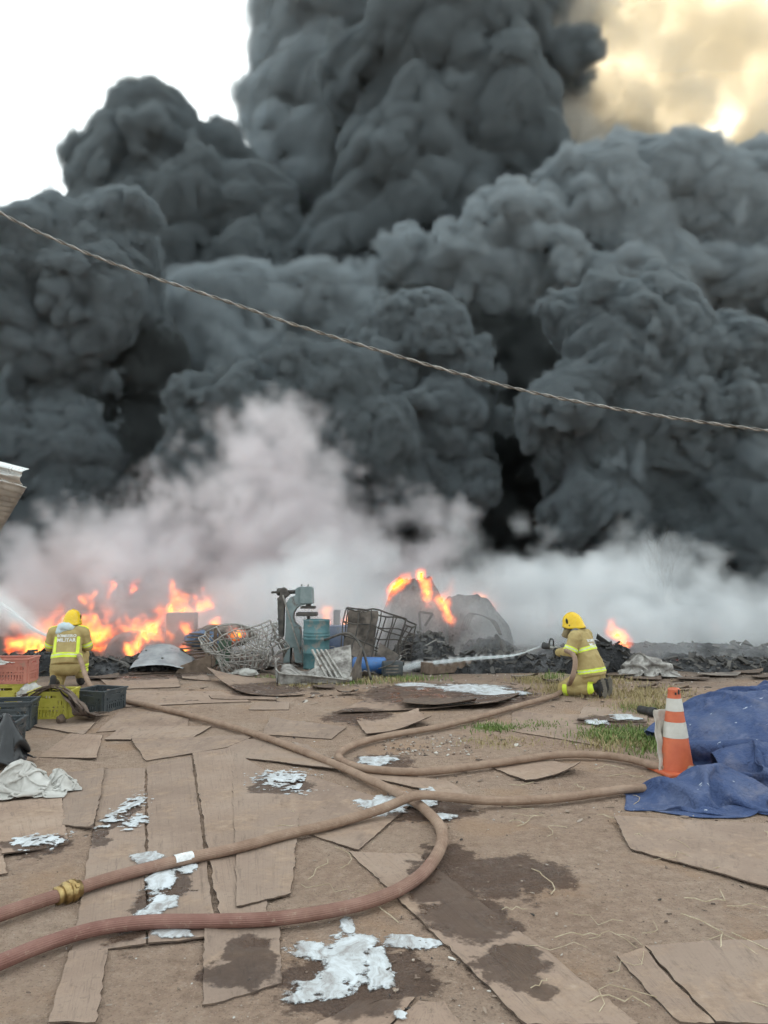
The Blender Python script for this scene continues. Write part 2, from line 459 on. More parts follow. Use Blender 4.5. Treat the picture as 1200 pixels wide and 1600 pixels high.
board([(392, 1091), (477, 1087), (432, 1062), (322, 1063)], 'curled dark-stained board with one long edge lifted off the ground', seed=41, curl=(.05, .02, .02, .22), mat=M_BOARD2)
board([(330, 1094), (432, 1095), (430, 1091), (326, 1088)], 'thin splintered lath lying under the curled board', seed=42, thick=.02, mat=M_BOARD2)
board([(573, 1151), (674, 1137), (653, 1122), (555, 1128)], 'small board with turned-up corners near the hose bend', seed=43, curl=(.03, .12, .1, .05))
board([(823, 1224), (908, 1209), (862, 1188), (758, 1194)], 'pointed board lying between the two hose runs', seed=44, curl=(.02, .1, 0, 0))
board([(525, 1116), (776, 1109), (832, 1074), (610, 1077)], 'large soaked board with a shiny film of water and foam', seed=45, curl=(.02, .08, .02, .02), mat=M_BOARD2)
board([(628, 1112), (745, 1112), (740, 1100), (632, 1100)], 'charred split board on top of the large soaked board', seed=46, lift=.05, curl=(.06, .1, .04, .02), mat=M_EDGE)
# ------------------------------------------------------------------ fire hoses
def hose_material():
    m = bpy.data.materials.new('dusty_red_hose_jacket'); t = NT(m); p = t.pos(); uv = t.coord('UV')
    s = t.n.new('ShaderNodeSeparateXYZ'); t.l.new(p, s.inputs[0])
    red = t.ramp(t.noise(p, 7, 5, .65), [(.3, (.18, .085, .068)), (.7, (.27, .145, .118))])
    tan = t.ramp(t.noise(p, 7, 5, .65), [(.3, (.23, .15, .105)), (.7, (.37, .265, .195))])
    k = t.sstep(t.math('ADD', s.outputs['Y'], t.math('MULTIPLY', t.math('SUBTRACT', t.noise(p, 1.2, 4), .5), 2.0)), 3.6, 5.4)
    col = t.mix(k, red, tan)
    n2 = t.n.new('ShaderNodeSeparateXYZ'); t.l.new(uv, n2.inputs[0])
    rib = t.math('SINE', t.math('MULTIPLY', n2.outputs['X'], 2 * math.pi * 22))
    col = t.mix(t.math('MULTIPLY', t.sstep(rib, .2, 1), .22), col, (.12, .06, .05))
    nz = t.sstep(t.noise(p, 26, 6, .7), .55, .72)
    col = t.mix(t.math('MULTIPLY', nz, .5), col, (.40, .31, .24))
    t.put(t.b.inputs['Base Color'], col); t.b.inputs['Roughness'].default_value = .8; t.b.inputs['Specular IOR Level'].default_value = .25
    t.bump(t.math('ADD', t.math('MULTIPLY', rib, .3), t.noise(p, 40, 4)), .5, .006)
    return m
M_HOSE = hose_material()
M_BRASS = pmat('worn_brass', (.30, .20, .085), (.50, .37, .17), 30, .42, .3, 80, metal=1.0, dirt=((.22, .15, .09), 14, .56))
def tube_uv(name, pts, r, n, mat, parent=None, flat=.9):
    """pts: list of 3-d points; section a little flattened against the ground"""
    P = np.array([tuple(q) for q in pts], float)
    L = np.concatenate([[0], np.cumsum(np.linalg.norm(np.diff(P, axis=0), axis=1))]); kk = max(8, int(L[-1] / .035))
    P = np.stack([np.interp(np.linspace(0, L[-1], kk), L, P[:, c]) for c in range(3)], -1)
    for _ in range(5): P[1:-1] = .25 * P[:-2] + .5 * P[1:-1] + .25 * P[2:]
    k = len(P); T = np.gradient(P, axis=0); T /= np.linalg.norm(T, axis=1)[:, None]
    U = np.zeros_like(P); u0 = np.array([0, 0, 1.0])
    for i in range(k):
        u0 = u0 - T[i] * (u0 @ T[i]); u0 /= np.linalg.norm(u0); U[i] = u0
    S = np.cross(T, U)
    a = np.linspace(0, 2 * math.pi, n + 1)
    rr = r * (1 + .035 * pn(P, 3.0)[:, None])
    V = P[:, None, :] + (rr * np.cos(a)[None, :])[..., None] * S[:, None, :] * 1.04 + (rr * np.sin(a)[None, :])[..., None] * U[:, None, :] * flat
    me = grid_mesh(name, V, uv=True)
    # uv: u round the section, v along the length in metres
    L = np.concatenate([[0], np.cumsum(np.linalg.norm(np.diff(P, axis=0), axis=1))])
    uvl = me.uv_layers[0]; vi = np.empty(len(me.loops), int); me.loops.foreach_get('vertex_index', vi)
    UV = np.stack([np.tile(np.linspace(0, 1, n + 1), k), np.repeat(L, n + 1)], -1)
    uvl.data.foreach_set('uv', UV[vi].ravel())
    return link(name, me, mat, parent)
HR = .037
def hose_path(pix, n=10):
    """pix: (x, y[, extra height]) photo pixels on the ground"""
    pts = []
    for q in pix:
        v = gp(q[0], q[1], HR); pts.append((v.x, v.y, gz(v.x, v.y) + HR + .016 + (q[2] if len(q) > 2 else 0)))
    return spline(pts, n)
pA = hose_path([(-140, 1570), (-60, 1530), (0, 1508), (60, 1482), (150, 1454), (240, 1443), (330, 1442), (440, 1438), (540, 1424), (610, 1402), (660, 1370), (688, 1330), (690, 1300), (672, 1276), (640, 1252), (560, 1214), (490, 1183), (410, 1154), (330, 1128), (250, 1108), (185, 1094), (160, 1088)])
ffL_base = gp(102, 1076); ffR_base = gp(922, 1089)
# climb to the left firefighter's hands
endA = [tuple(at(143, 1074, 11.1)), tuple(at(133, 1054, 11.6)), tuple(at(127, 1034, 11.95)), tuple(at(119, 1018, 12.3)), tuple(at(104, 1008, 12.55))]
pA = list(pA) + spline([pA[-1]] + endA, 8)[1:]
hA = thing('fire_hose', 'red brown fire hose looping in the foreground and running to the firefighter by the crates', 'hose', group=None)
tube_uv('hose_jacket', pA, HR, 20, M_HOSE, hA)
pB = hose_path([(-140, 1490), (-60, 1458), (0, 1434), (60, 1413), (108, 1396), (160, 1379), (230, 1361), (300, 1344), (370, 1328), (440, 1309), (520, 1290), (600, 1273, .03), (650, 1264, .085), (700, 1259, .05), (780, 1254), (870, 1250), (940, 1241), (985, 1236), (1040, 1234), (1090, 1228), (1100, 1212), (1070, 1204), (1025, 1200), (985, 1189), (930, 1182), (870, 1181), (800, 1190), (740, 1199), (670, 1207), (610, 1208), (560, 1202), (532, 1190), (532, 1177), (560, 1162), (610, 1151), (680, 1139), (750, 1123), (820, 1103), (865, 1089), (885, 1076)])
endB = [tuple(at(893, 1062, 11.0)), tuple(at(898, 1045, 10.95)), tuple(at(899, 1028, 11.0)), tuple(at(893, 1020, 11.1)), tuple(at(884, 1016.5, 11.2))]
pB = list(pB) + spline([pB[-1]] + endB, 8)[1:]
hB = thing('fire_hose', 'long dusty fire hose with brass coupling passing under the tarpaulin to the nozzle', 'hose')
tube_uv('hose_jacket', pB, HR, 20, M_HOSE, hB)
# brass coupling, square to the hose
c0 = gp(108, 1395, HR); c0.z = gz(c0.x, c0.y) + HR + .016
iB = int(np.argmin([np.linalg.norm(np.array(p) - np.array(c0)) for p in pB])); c0 = Vector(pB[iB]); dB = (Vector(pB[iB + 1]) - Vector(pB[iB - 1])).normalized()
MC = dB.to_track_quat('Z', 'Y').to_matrix()
cp = MB().lathe([(HR * .9, -.075), (.047, -.073), (.047, -.045), (.041, -.043), (.041, -.03), (.058, -.027), (.058, -.006), (.053, -.004), (.053, .004), (.06, .006), (.06, .03), (.046, .033), (.046, .06), (HR * .9, .062)], 28, c0, MC).build('coupling', M_BRASS, hB, True)
for k in range(3):
    a = 2 * math.pi * k / 3 + .4
    v = MC @ Vector((math.cos(a) * .063, math.sin(a) * .063, .018)); MB().box(c0 + v, (.02, .02, .022), MC @ Matrix.Rotation(a, 3, 'Z')).build('lug', M_BRASS, cp, bevel=.004)
# pale scuffed repair sleeve
iS = int(np.argmin([np.linalg.norm(np.array(p) - np.array(gp(290, 1347, HR))) for p in pB]))
M_WHITE_SCUFF = pmat('chalky_foam_film', (.6, .6, .6), (.85, .86, .86), 30, .7)
tube_uv('foam_smear', [Vector(p) + Vector((0, 0, .004)) for p in spline([pB[iS - 2], pB[iS], pB[iS + 2]], 5)], HR * .99, 20, M_WHITE_SCUFF, hB)
# loose coupling end on a hose scrap near the tarpaulin
lc = thing('hose_end', 'black hose coupling end lying on its side near the grass', 'coupling', gpt(1019, 1122, 0))
M_BLACK = pmat('black_rubber', (.018, .018, .018), (.045, .043, .042), 14, .6)
ml = Matrix.Rotation(R(-75), 3, 'Y') @ Matrix.Rotation(R(25), 3, 'X')
MX = Vector((.45, -.85, .0)).normalized().to_track_quat('Z', 'Y').to_matrix()
MB().lathe([(.03, -.22), (.05, -.2), (.052, -.03), (.06, -.02), (.06, .05), (.048, .055), (.044, .02), (.0, .02)], 22, (0, 0, .062), MX).build('sleeve', M_BLACK, lc, True)
MB().lathe([(.034, .02), (.036, .052), (.028, .053), (.025, .02)], 22, (0, 0, .062), MX).build('ring', pmat('grey_zinc', (.35, .35, .34), (.55, .55, .53), 20, .4, metal=.8), lc, True)

# ------------------------------------------------------------------ foam left on the ground
def foam_material():
    m = bpy.data.materials.new('wet_white_foam'); t = NT(m); p = t.pos()
    n = t.noise(t.vm('ADD', t.vm('MULTIPLY', p, (1, .45, 1)), t.vm('MULTIPLY', t.noise(p, 5, 3, .5, out='Color'), (.25, .25, 0))), 13, 8, .72)
    t.put(t.b.inputs['Base Color'], t.ramp(n, [(.38, (.28, .26, .25)), (.49, (.46, .48, .49)), (.62, (.62, .66, .69))]))
    t.b.inputs['Roughness'].default_value = .55
    fa = t.n.new('ShaderNodeAttribute'); fa.attribute_name = 'film'
    t.put(t.b.inputs['Alpha'], t.sstep(t.math('ADD', fa.outputs['Fac'], t.math('MULTIPLY', t.math('SUBTRACT', t.noise(p, 38, 6, .7), .5), .95)), .03, .30))
    t.bump(t.math('ADD', t.noise(p, 45, 6, .7), n), .14, .006)
    return m
M_FOAM = foam_material()
def foam(blobs, label, cell, thr=.5, amp=.58, fs=8.0, h=.008, lift=.024, seed=0, mat=None, name='foam_puddle'):
    B = []
    for x, y, rx, ry in blobs:
        c = gp(x, y); B.append((c.x, c.y, rx * c.y / F_PX, (gp(x, y - ry).y - gp(x, y + ry).y) / 2))
    B = np.array(B); lo = (B[:, :2] - 1.6 * B[:, 2:]).min(0); hi = (B[:, :2] + 1.6 * B[:, 2:]).max(0)
    x, y = np.meshgrid(np.arange(lo[0], hi[0], cell), np.arange(lo[1], hi[1], cell), indexing='ij')
    f = np.full(x.shape, -9.0)
    P = np.stack([x, y, 0 * x + seed * 5.1], -1)
    wx, wy = .06 * fbm(P, 4, 2), .06 * fbm(P, 4, 22)
    for cx, cy_, rx, ry in B: f = np.maximum(f, 1 - np.sqrt(((x + wx - cx) / rx) ** 2 + ((y + wy - cy_) / ry) ** 2))
    f = f + amp * fbm(P, fs, 5, n=5, g=.65)
    k = f - (1 - thr) * .1
    z = gzv(x, y) + lift + h * np.clip(k, 0, .4) + .0008 * fbm(P, 12, 4) * (k > 0)
    # pull boundary vertices to the zero line
    keep = k > 0
    idx = np.arange(x.size).reshape(x.shape)
    cells = keep[:-1, :-1] & keep[1:, :-1] & keep[1:, 1:] & keep[:-1, 1:]
    q = np.stack([idx[:-1, :-1], idx[1:, :-1], idx[1:, 1:], idx[:-1, 1:]], -1)[cells]
    used = np.unique(q); mp = np.full(x.size, -1); mp[used] = np.arange(len(used))
    cnt = np.bincount(q.ravel(), minlength=x.size)
    zz = z.ravel().copy(); zz[(cnt > 0) & (cnt < 4)] -= h * .3
    V = np.stack([x.ravel(), y.ravel(), zz], -1)[used]
    me = bpy.data.meshes.new(name); me.from_pydata(V.tolist(), [], mp[q].tolist())
    me.polygons.foreach_set('use_smooth', [True] * len(me.polygons)); me.update()
    at_ = me.attributes.new('film', 'FLOAT', 'POINT'); at_.data.foreach_set('value', k.ravel()[used].astype(np.float32))
    return tag(link(name, me, mat or M_FOAM), label, 'foam', 'foam left on the ground')
foam([(228, 1347, 26, 12), (255, 1380, 30, 26), (250, 1420, 24, 32), (268, 1464, 44, 14), (290, 1362, 18, 8)], 'white foam caught in the gap between the long planks', .008, seed=1)
foam([(540, 1500, 48, 52), (490, 1490, 48, 15), (500, 1548, 64, 17), (590, 1510, 34, 38), (640, 1476, 54, 12), (545, 1450, 16, 16), (560, 1475, 40, 18)], 'big splash of white foam below the hose bend', .008, lift=.006, seed=2)
foam([(600, 1258, 46, 17), (650, 1252, 40, 14), (585, 1274, 32, 9), (715, 1250, 44, 7), (672, 1236, 14, 8), (690, 1278, 30, 8)], 'white foam pool under the crossing of the hoses', .011, lift=.016, seed=3)
foam([(590, 1188, 34, 10), (572, 1209, 20, 6)], 'small foam strip inside the hose bend', .012, lift=.008, seed=4)
foam([(740, 1078, 70, 8), (650, 1074, 34, 7), (780, 1085, 60, 5)], 'foam film spread over the soaked board by the water jet', .025, amp=.4, fs=5, seed=5)
foam([(60, 1322, 46, 12)], 'speckled froth on the board before the white sack', .008, amp=1.3, fs=16, h=.003, seed=6)
foam([(440, 1222, 42, 14), (470, 1238, 30, 10)], 'speckled froth drying on the broad board', .009, amp=1.4, fs=16, h=.003, seed=7)
foam([(188, 1272, 14, 30), (210, 1290, 20, 14), (215, 1258, 16, 10)], 'speckled froth drying on the first long plank', .008, amp=1.4, fs=16, h=.003, seed=8)
foam([(975, 1125, 26, 6), (930, 1132, 22, 5)], 'pale puddle on the brown board by the grass', .018, seed=9)
foam([(628, 1592, 12, 10)], 'dab of foam on the splintered board stub', .006, seed=10)

# ------------------------------------------------------------------ traffic cone
M_ORANGE = pmat('faded_orange_plastic', (.50, .105, .045), (.60, .15, .065), 6, .5, .15, 40, dirt=((.36, .16, .10), 9, .58))
M_BAND = pmat('scuffed_white_sleeve', (.48, .46, .41), (.58, .56, .51), 8, .5, .1, 40, dirt=((.45, .40, .33), 12, .58))
cone = thing('traffic_cone', 'orange traffic cone with two white bands beside the blue tarpaulin', 'cone', gpt(1057, 1207, .0), R(12))
def cr(z): return .148 - (.148 - .05) * z / .70
segs = [(.0, .285, M_ORANGE, 'cone_body'), (.285, .42, M_BAND, 'white_band'), (.42, .515, M_ORANGE, 'orange_band'), (.515, .625, M_BAND, 'white_band')]
for a, b, mm, nm in segs:
    e = .003 if nm == 'white_band' else 0
    MB().lathe([(cr(z) + e, z + .03) for z in np.linspace(a, b, 6)], 36).build(nm, mm, cone, True)
MB().lathe([(cr(.625), .655), (cr(.69), .715), (.056, .73), (.047, .742), (.036, .744), (.034, .70), (.034, .66)], 30).build('tip', M_ORANGE, cone, True)
for a in (-1.9, -1.35):
    d = Vector((math.cos(a), math.sin(a), 0)); MB().box(d * .053 + Vector((0, 0, .70 if a < -1.6 else .715)), (.016, .016, .022 if a < -1.6 else .045), Matrix.Rotation(a, 3, 'Z')).build('tip_hole', M_BLACK, cone, bevel=.004)
MB().box((0, 0, .018), (.38, .38, .03)).build('base', M_ORANGE, cone, bevel=.012)

# ------------------------------------------------------------------ blue tarpaulin over a heap
def tarp_material():
    m = bpy.data.materials.new('worn_blue_tarpaulin'); t = NT(m); p = t.coord()
    col = t.ramp(t.noise(p, 1.8, 5, .6), [(.3, (.038, .058, .135)), (.52, (.058, .088, .19)), (.7, (.11, .135, .225))])
    g = t.n.new('ShaderNodeNewGeometry')
    col = t.mix(t.math('MULTIPLY', t.sstep(t.noise(p, 6, 6, .7), .52, .72), .5), col, (.19, .21, .30))
    col = t.mix(t.math('MULTIPLY', t.sstep(t.noise(t.vm('MULTIPLY', t.vm('ADD', p, (4, 2, 0)), (1, 2.2, 1)), 9, 4, .5), .70, .74), .8), col, (.55, .6, .68))
    dust = t.sstep(t.noise(t.vm('ADD', p, (8, 8, 8)), 2.4, 6, .7), .5, .72)
    col = t.mix(t.math('MULTIPLY', dust, .35), col, (.26, .23, .24))
    t.put(t.b.inputs['Base Color'], col); t.b.inputs['Roughness'].default_value = .72; t.b.inputs['Specular IOR Level'].default_value = .22
    rg = t.math('ABSOLUTE', t.math('SUBTRACT', t.noise(t.vm('MULTIPLY', p, (1, 1.6, 1)), 5.5, 5, .55), .5))
    rg2 = t.math('ABSOLUTE', t.math('SUBTRACT', t.noise(p, 15, 4, .6), .5))
    t.bump(t.math('ADD', rg, t.math('MULTIPLY', rg2, .4)), .85, .09, None)
    return m
M_TARP = tarp_material()
def ridged(p, s, o, n=3):
    a, tt = 1.0, 0
    for k in range(n):
        v = 1 - np.abs(pn(p, s * 2 ** k, o + 7 * k)) * 2.4
        tt = tt + a * v * np.abs(v); a *= .5
    return tt
def drape(X, slack, hf, steps=120, iters=4, g=.0022, stiff=.3, seed=0, floor=.012):
    """position-based cloth: a slack sheet X (n, m, 3) sinks on the height field hf(x, y) and buckles into folds"""
    X = X.copy(); V = np.zeros_like(X)
    def cons(di, dj, k):
        n, m = X.shape[:2]; i0 = (slice(0, n - di) if dj >= 0 else slice(0, n - di)); out = []
        I, J = np.meshgrid(np.arange(n), np.arange(m), indexing='ij')
        ok = (I + di < n) & (J + dj < m) & (J + dj >= 0); A = (I * m + J)[ok]; B = ((I + di) * m + J + dj)[ok]
        par = ((I // max(di, 1)) % 2 if di else (J // max(abs(dj), 1)) % 2)[ok]
        F_ = X.reshape(-1, 3); L0 = np.linalg.norm(F_[A] - F_[B], axis=1) * .5 * (slack.ravel()[A] + slack.ravel()[B])
        for q_ in (0, 1):
            e = par == q_; out.append((A[e], B[e], L0[e], k))
        return out
    cs = cons(1, 0, 1) + cons(0, 1, 1) + cons(1, 1, .6) + cons(1, -1, .6) + cons(2, 0, stiff) + cons(0, 2, stiff)
    P3 = X / .16; X[..., 2] += .06 * pn(P3, .45, seed) + .04 * pn(P3, 1.2, seed + 5)
    for st in range(steps):
        V *= .96; V[..., 2] -= g; Y = X + V; F_ = Y.reshape(-1, 3)
        for it in range(iters):
            for A, B, L0, k in cs:
                d = F_[B] - F_[A]; L_ = np.sqrt((d * d).sum(1)) + 1e-9; c = (.5 * k * (L_ - L0) / L_)[:, None] * d
                F_[A] += c; F_[B] -= c
            h = hf(Y[..., 0], Y[..., 1]) + floor; hit = Y[..., 2] < h
            Y[..., 2] = np.where(hit, h, Y[..., 2])
            Y[..., :2] = np.where(hit[..., None], X[..., :2] + (Y[..., :2] - X[..., :2]) * .55, Y[..., :2])
        V = Y - X; sp_ = np.linalg.norm(V, axis=-1, keepdims=True); V = V * np.minimum(1, .02 / (sp_ + 1e-9)); X = Y
    return X
def heap(x, y):
    def sd_(cx, cy_, rx, ry): return np.sqrt(((x - cx) / rx) ** 2 + ((y - cy_) / ry) ** 2)
    b_ = np.stack([x, y, 0 * x], -1)
    H_ = np.maximum.reduce([(.53) * np.clip(1 - sd_(4.2, 7.9, 1.5, 1.0) ** 4, 0, 1) ** .8, (.52) * np.clip(1 - sd_(5.6, 7.6, 1.1, 1.2) ** 3, 0, 1) ** .8, .32 * np.clip(1 - sd_(3.3, 6.6, .95, .36) ** 2.2, 0, 1),
                            .20 * np.clip(1 - sd_(2.6, 6.22, .55, .24) ** 2, 0, 1), .16 * np.clip(1 - sd_(4.6, 6.75, 1.2, .45) ** 2.4, 0, 1)])
    return H_ + .16 * np.abs(pn(b_, 1.1, 3)) * np.clip(H_ / .2, 0, 1) + gzv(x, y)
nu_, nv_ = 132, 104
uu, vv_ = np.meshgrid(np.linspace(0, 1, nu_), np.linspace(0, 1, nv_), indexing='ij')
vk = [0, .1, .22, .34, .42, .6, 1]
lx = np.interp(vv_, vk, [2.3, 1.98, 2.1, 2.62, 2.9, 2.95, 2.98]); ly = np.interp(vv_, vk, [5.78, 5.98, 6.32, 6.52, 6.95, 7.6, 8.9])
bx_ = np.interp(uu, [0, .15, .3, .6, 1], [0, 0, .06, .28, .2])
rx_ = 6.3; ry_ = 5.75 + 3.4 * vv_
X0 = np.stack([lx + (rx_ - lx) * uu, ly + (ry_ - ly) * uu + bx_ * (1 - vv_), 0 * uu], -1)
X0[..., 2] = heap(X0[..., 0], X0[..., 1]) + .05
sl = 1.24 + .20 * np.clip(1 - vv_ * 2.2, 0, 1) + .10 * pn(X0, .9, 4)
XT = drape(X0, sl, heap, seed=7)
# keep the folds clear of the cone
dxy = XT[..., :2] - np.array([gp(1057, 1207).x, gp(1057, 1207).y + .02]); dl = np.linalg.norm(dxy, axis=-1, keepdims=True)
XT[..., :2] += np.where((dl < .2) & (XT[..., 2:3] < .9), dxy / (dl + 1e-6) * (.2 - dl) * (XT[..., 2:3] > .12), 0)
tarp = link('tarpaulin', grid_mesh('tarpaulin', XT), M_TARP); tag(tarp, 'crumpled worn blue tarpaulin thrown over a heap', 'tarpaulin')
so = tarp.modifiers.new('smooth', 'SUBSURF'); so.levels = so.render_levels = 1
so = tarp.modifiers.new('thickness', 'SOLIDIFY'); so.thickness = .005; so.offset = -1
# stitched pale seam with paint drips
sm = [tuple(XT[78 + int(3 * math.sin(j * .09)), j] + np.array([0, -.004, .008])) for j in range(6, 86)]
MB().tube(sm, .010, 5).build('seam', pmat('pale_seam', (.20, .26, .40), (.42, .47, .56), 40, .6), tarp, True)
# pale sheet behind the cone
sv = np.zeros((14, 24, 3)); a, b = np.meshgrid(np.linspace(0, 1, 14), np.linspace(0, 1, 24), indexing='ij')
c1 = gp(1040, 1203); 
sv[..., 0] = 2.44 + .16 * a + .03 * pn(np.stack([a * 2, b * 2, a], -1), 2, 3); sv[..., 1] = 6.98 + .10 * a + .05 * pn(np.stack([a * 2, b * 3, a], -1), 1.5, 8) + .1 * b; sv[..., 2] = .52 * b + .02
tag(link('plastic_sheet', grid_mesh('plastic_sheet', sv), pmat('dusty_pale_plastic', (.38, .34, .29), (.58, .54, .48), 7, .6)), 'pale dusty plastic sheet hanging behind the traffic cone', 'sheet').modifiers.new('thickness', 'SOLIDIFY').thickness = .006

# ------------------------------------------------------------------ crates
def crate(label, loc, rz, size, mat, plate=None, group=None, taper=.93, slots=9, dark=None, rows=3):
    """slatted plastic crate: four walls of rails and slats, rim, floor and a label plate"""
    W, D, Hh = size
    t = thing('crate', label, 'crate', loc, rz, group)
    def wall(n_, wdt, M, off):
        mb = MB(); th = .016
        def bx(x, z, w, h, d=th):     # wall local: x along, z up; tapered inward to the floor
            s_ = taper + (1 - taper) * (z / Hh)
            c = M @ Vector((x * s_, -(off * s_), z)); mb.box(c, (w * s_, d, h), M)
        for z, h in ((.02, .04), (.40 * Hh, .022), (.52 * Hh, .022), (Hh * .74, .03), (Hh - .02, .04)): bx(0, z, wdt - .012, h, th + .004)
        for sx in (-1, 1): bx(sx * (wdt / 2 - .025), Hh / 2, .04, Hh - .03, th + .01)
        for sx in (-.62, .62): bx(sx * wdt / 2, Hh * .5, .022, Hh - .04, th + .007)
        for k in range(slots):
            x = (k - (slots - 1) / 2) / slots * (wdt - .09)
            bx(x, .22 * Hh, (wdt - .09) / slots * .5, .38 * Hh)
        for k in range(max(4, slots - 3)):
            m_ = max(4, slots - 3); x = (k - (m_ - 1) / 2) / m_ * (wdt - .09)
            bx(x, .46 * Hh, (wdt - .09) / m_ * .5, .12 * Hh)
        # solid panel behind the plate, hand slot above it
        bx(0, .63 * Hh, wdt * .52, .2 * Hh, th - .006)
        for sx in (-1, 1):
            bx(sx * wdt * .32, Hh * .85, wdt * .26, .2 * Hh, th - .004)
            for k in range(2): bx(sx * wdt * (.31 + .07 * k), Hh * .63, .012, .22 * Hh)
        return mb.build('side_wall', mat, t)
    wall(0, W, Matrix.Identity(3), D / 2); wall(1, W, Matrix.Rotation(math.pi, 3, 'Z'), D / 2)
    wall(2, D, Matrix.Rotation(math.pi / 2, 3, 'Z'), W / 2); wall(3, D, Matrix.Rotation(-math.pi / 2, 3, 'Z'), W / 2)
    mb = MB()
    for sx in (-1, 1): mb.box((sx * W / 2, 0, Hh), (.034, D + .03, .022)); mb.box((0, sx * D / 2, Hh - .001), (W - .034, .034, .021))
    mb.build('rim', mat, t, bevel=.005)
    mb = MB().box((0, 0, .012), (W * taper - .03, D * taper - .03, .02)); mb.build('floor_panel', mat, t)
    if plate: MB().box((0, -(D / 2 * (taper + (1 - taper) * .63)) - .006, .63 * Hh), (W * .46, .01, .17 * Hh)).build('name_plate', mat if plate is True else plate, t, bevel=.003)
    return t
M_YEL = pmat('yellow_plastic', (.40, .355, .045), (.52, .47, .085), 5, .45, .1, 30, dirt=((.30, .25, .10), 7, .58))
M_PINK = pmat('salmon_plastic', (.46, .17, .13), (.56, .23, .17), 5, .5, .1, 30, dirt=((.38, .22, .17), 7, .58))
M_DGREY = pmat('dark_grey_plastic', (.032, .04, .045), (.06, .07, .075), 5, .5, .1, 30, dirt=((.12, .11, .10), 7, .58))
CR = (.50, .36, .31)
g1 = gp(70, 1126); crate('yellow crate on the ground with brown rubber strips draped over it', (g1.x + .02, g1.y + .2, gz(g1.x, g1.y)), R(4), (.475, .40, .335), M_YEL, True)
g2 = gp(8, 1112); crate('yellow crate carrying the salmon crate on top', (g2.x - .06, g2.y + .22, 0.0), R(8), (.53, .42, .34), M_YEL, True)
crate('salmon crate stacked on a yellow crate', (g2.x - .03, g2.y + .2, .352), R(6), (.55, .42, .315), M_PINK, None, rows=2, slots=12)
g3 = gp(2, 1145); crate('dark grey crate in front of the stacked yellow and salmon crates', (g3.x - .02, g3.y + .20, 0.005), R(12), (.56, .40, .32), M_DGREY, None, taper=.86)
g4 = gp(150, 1113); crate('black crate standing by the tail of the rubber strips', (g4.x - .02, g4.y + .2, 0.0), R(-16), (.45, .5, .27), M_DGREY, None, taper=.9)
g6 = gp(-22, 1180); crate('dark grey crate behind the white sack', (g6.x, g6.y + .15, 0.0), R(10), (.5, .4, .31), M_DGREY, None, taper=.86)
# raised lettering on the two yellow crates is too worn to read: left as plain plates
# brown rubber strips
M_STRIP = pmat('dusty_brown_rubber', (.085, .06, .048), (.19, .14, .11), 8, .85, .3)
def ribbon(pts, w, th, name, parent, mat, twist=0.0):
    pts = spline(pts, 6); P = np.array(pts); T = np.gradient(P, axis=0); T /= np.linalg.norm(T, axis=1)[:, None] + 1e-9
    up = np.array([math.sin(twist), 0.2, math.cos(twist)]); S = np.cross(T, np.tile(up, (len(P), 1))); S /= np.linalg.norm(S, axis=1)[:, None] + 1e-9
    V = np.stack([P - S * w / 2, P + S * w / 2], 1)
    o = link(name, grid_mesh(name, V, smooth=True), mat, parent); o.modifiers.new('thickness', 'SOLIDIFY').thickness = th
    return o
st = thing('rubber_strip_bundle', 'bundle of flat brown rubber strips draped over the yellow crate', 'rubber strips', (0, 0, 0))
rr = random.Random(3)
for k in range(15):
    d0 = 9.45 + rr.uniform(-.05, .25); x0 = rr.uniform(30, 75); 
    top = [at(x0 + rr.uniform(-8, 8), 1092 - rr.uniform(-6, 6), d0), at(80 + rr.uniform(-10, 8), 1073 + rr.uniform(-3, 6), d0), at(103 + rr.uniform(-3, 6), 1082 + rr.uniform(-4, 8), d0 - .02),
           at(112 + k * 1.0 + rr.uniform(-4, 4), 1102 + rr.uniform(-6, 5), d0 - .15), at(118 + k * 1.5 + rr.uniform(-4, 4), 1117, 9.35)]
    e = gp(128 + k * 2.2, 1119 + rr.uniform(-3, 3)); e.z = .03
    ribbon([tuple(p) for p in top[:4]] + [(top[4].x, top[4].y, .1), tuple(e)], rr.uniform(.03, .06), .006, 'strip', st, M_STRIP, rr.uniform(-.5, .5))
for k in range(5):
    e0 = gp(60 + k * 8, 1128 - k * 2); e1 = gp(150 + k * 5, 1121 - k); m_ = (e0 + e1) / 2
    ribbon([(e0.x + .6, e0.y + .1, .03), (m_.x + .2, m_.y, .05), (e1.x, e1.y, .03)], .05, .006, 'strip', st, M_STRIP, 0)

# ------------------------------------------------------------------ sacks
def crumple(name, label, c, r, mat, seed, sub=6, amp=.35, cat='sack', flatten=.05):
    bm = bmesh.new(); bmesh.ops.create_icosphere(bm, subdivisions=sub, radius=1)
    P = np.array([v.co for v in bm.verts])
    d = amp * (ridged(P, 1.1, seed, 2) * .5 + .4 * ridged(P, 2.6, seed + 9, 2) * .5 + .18 * ridged(P, 6, seed + 3, 2)) - .25 * amp
    Q = P * (1 + d)[:, None] * np.array(r)
    w = np.stack([pn(P, 1.4, seed + 1), pn(P, 1.4, seed + 2), pn(P, 1.4, seed + 5)], -1) * np.array(r) * .35
    Q = Q + w
    zmin = flatten
    Q[:, 2] = np.where(Q[:, 2] + c[2] < zmin, zmin + .05 * (Q[:, 2] + c[2] - zmin), Q[:, 2] + c[2])
    Q[:, 0] += c[0]; Q[:, 1] += c[1]
    for v, q_ in zip(bm.verts, Q): v.co = q_
    me = bpy.data.meshes.new(name); bm.to_mesh(me); bm.free()
    me.polygons.foreach_set('use_smooth', [True] * len(me.polygons))
    return tag(link(name, me, mat), label, cat)
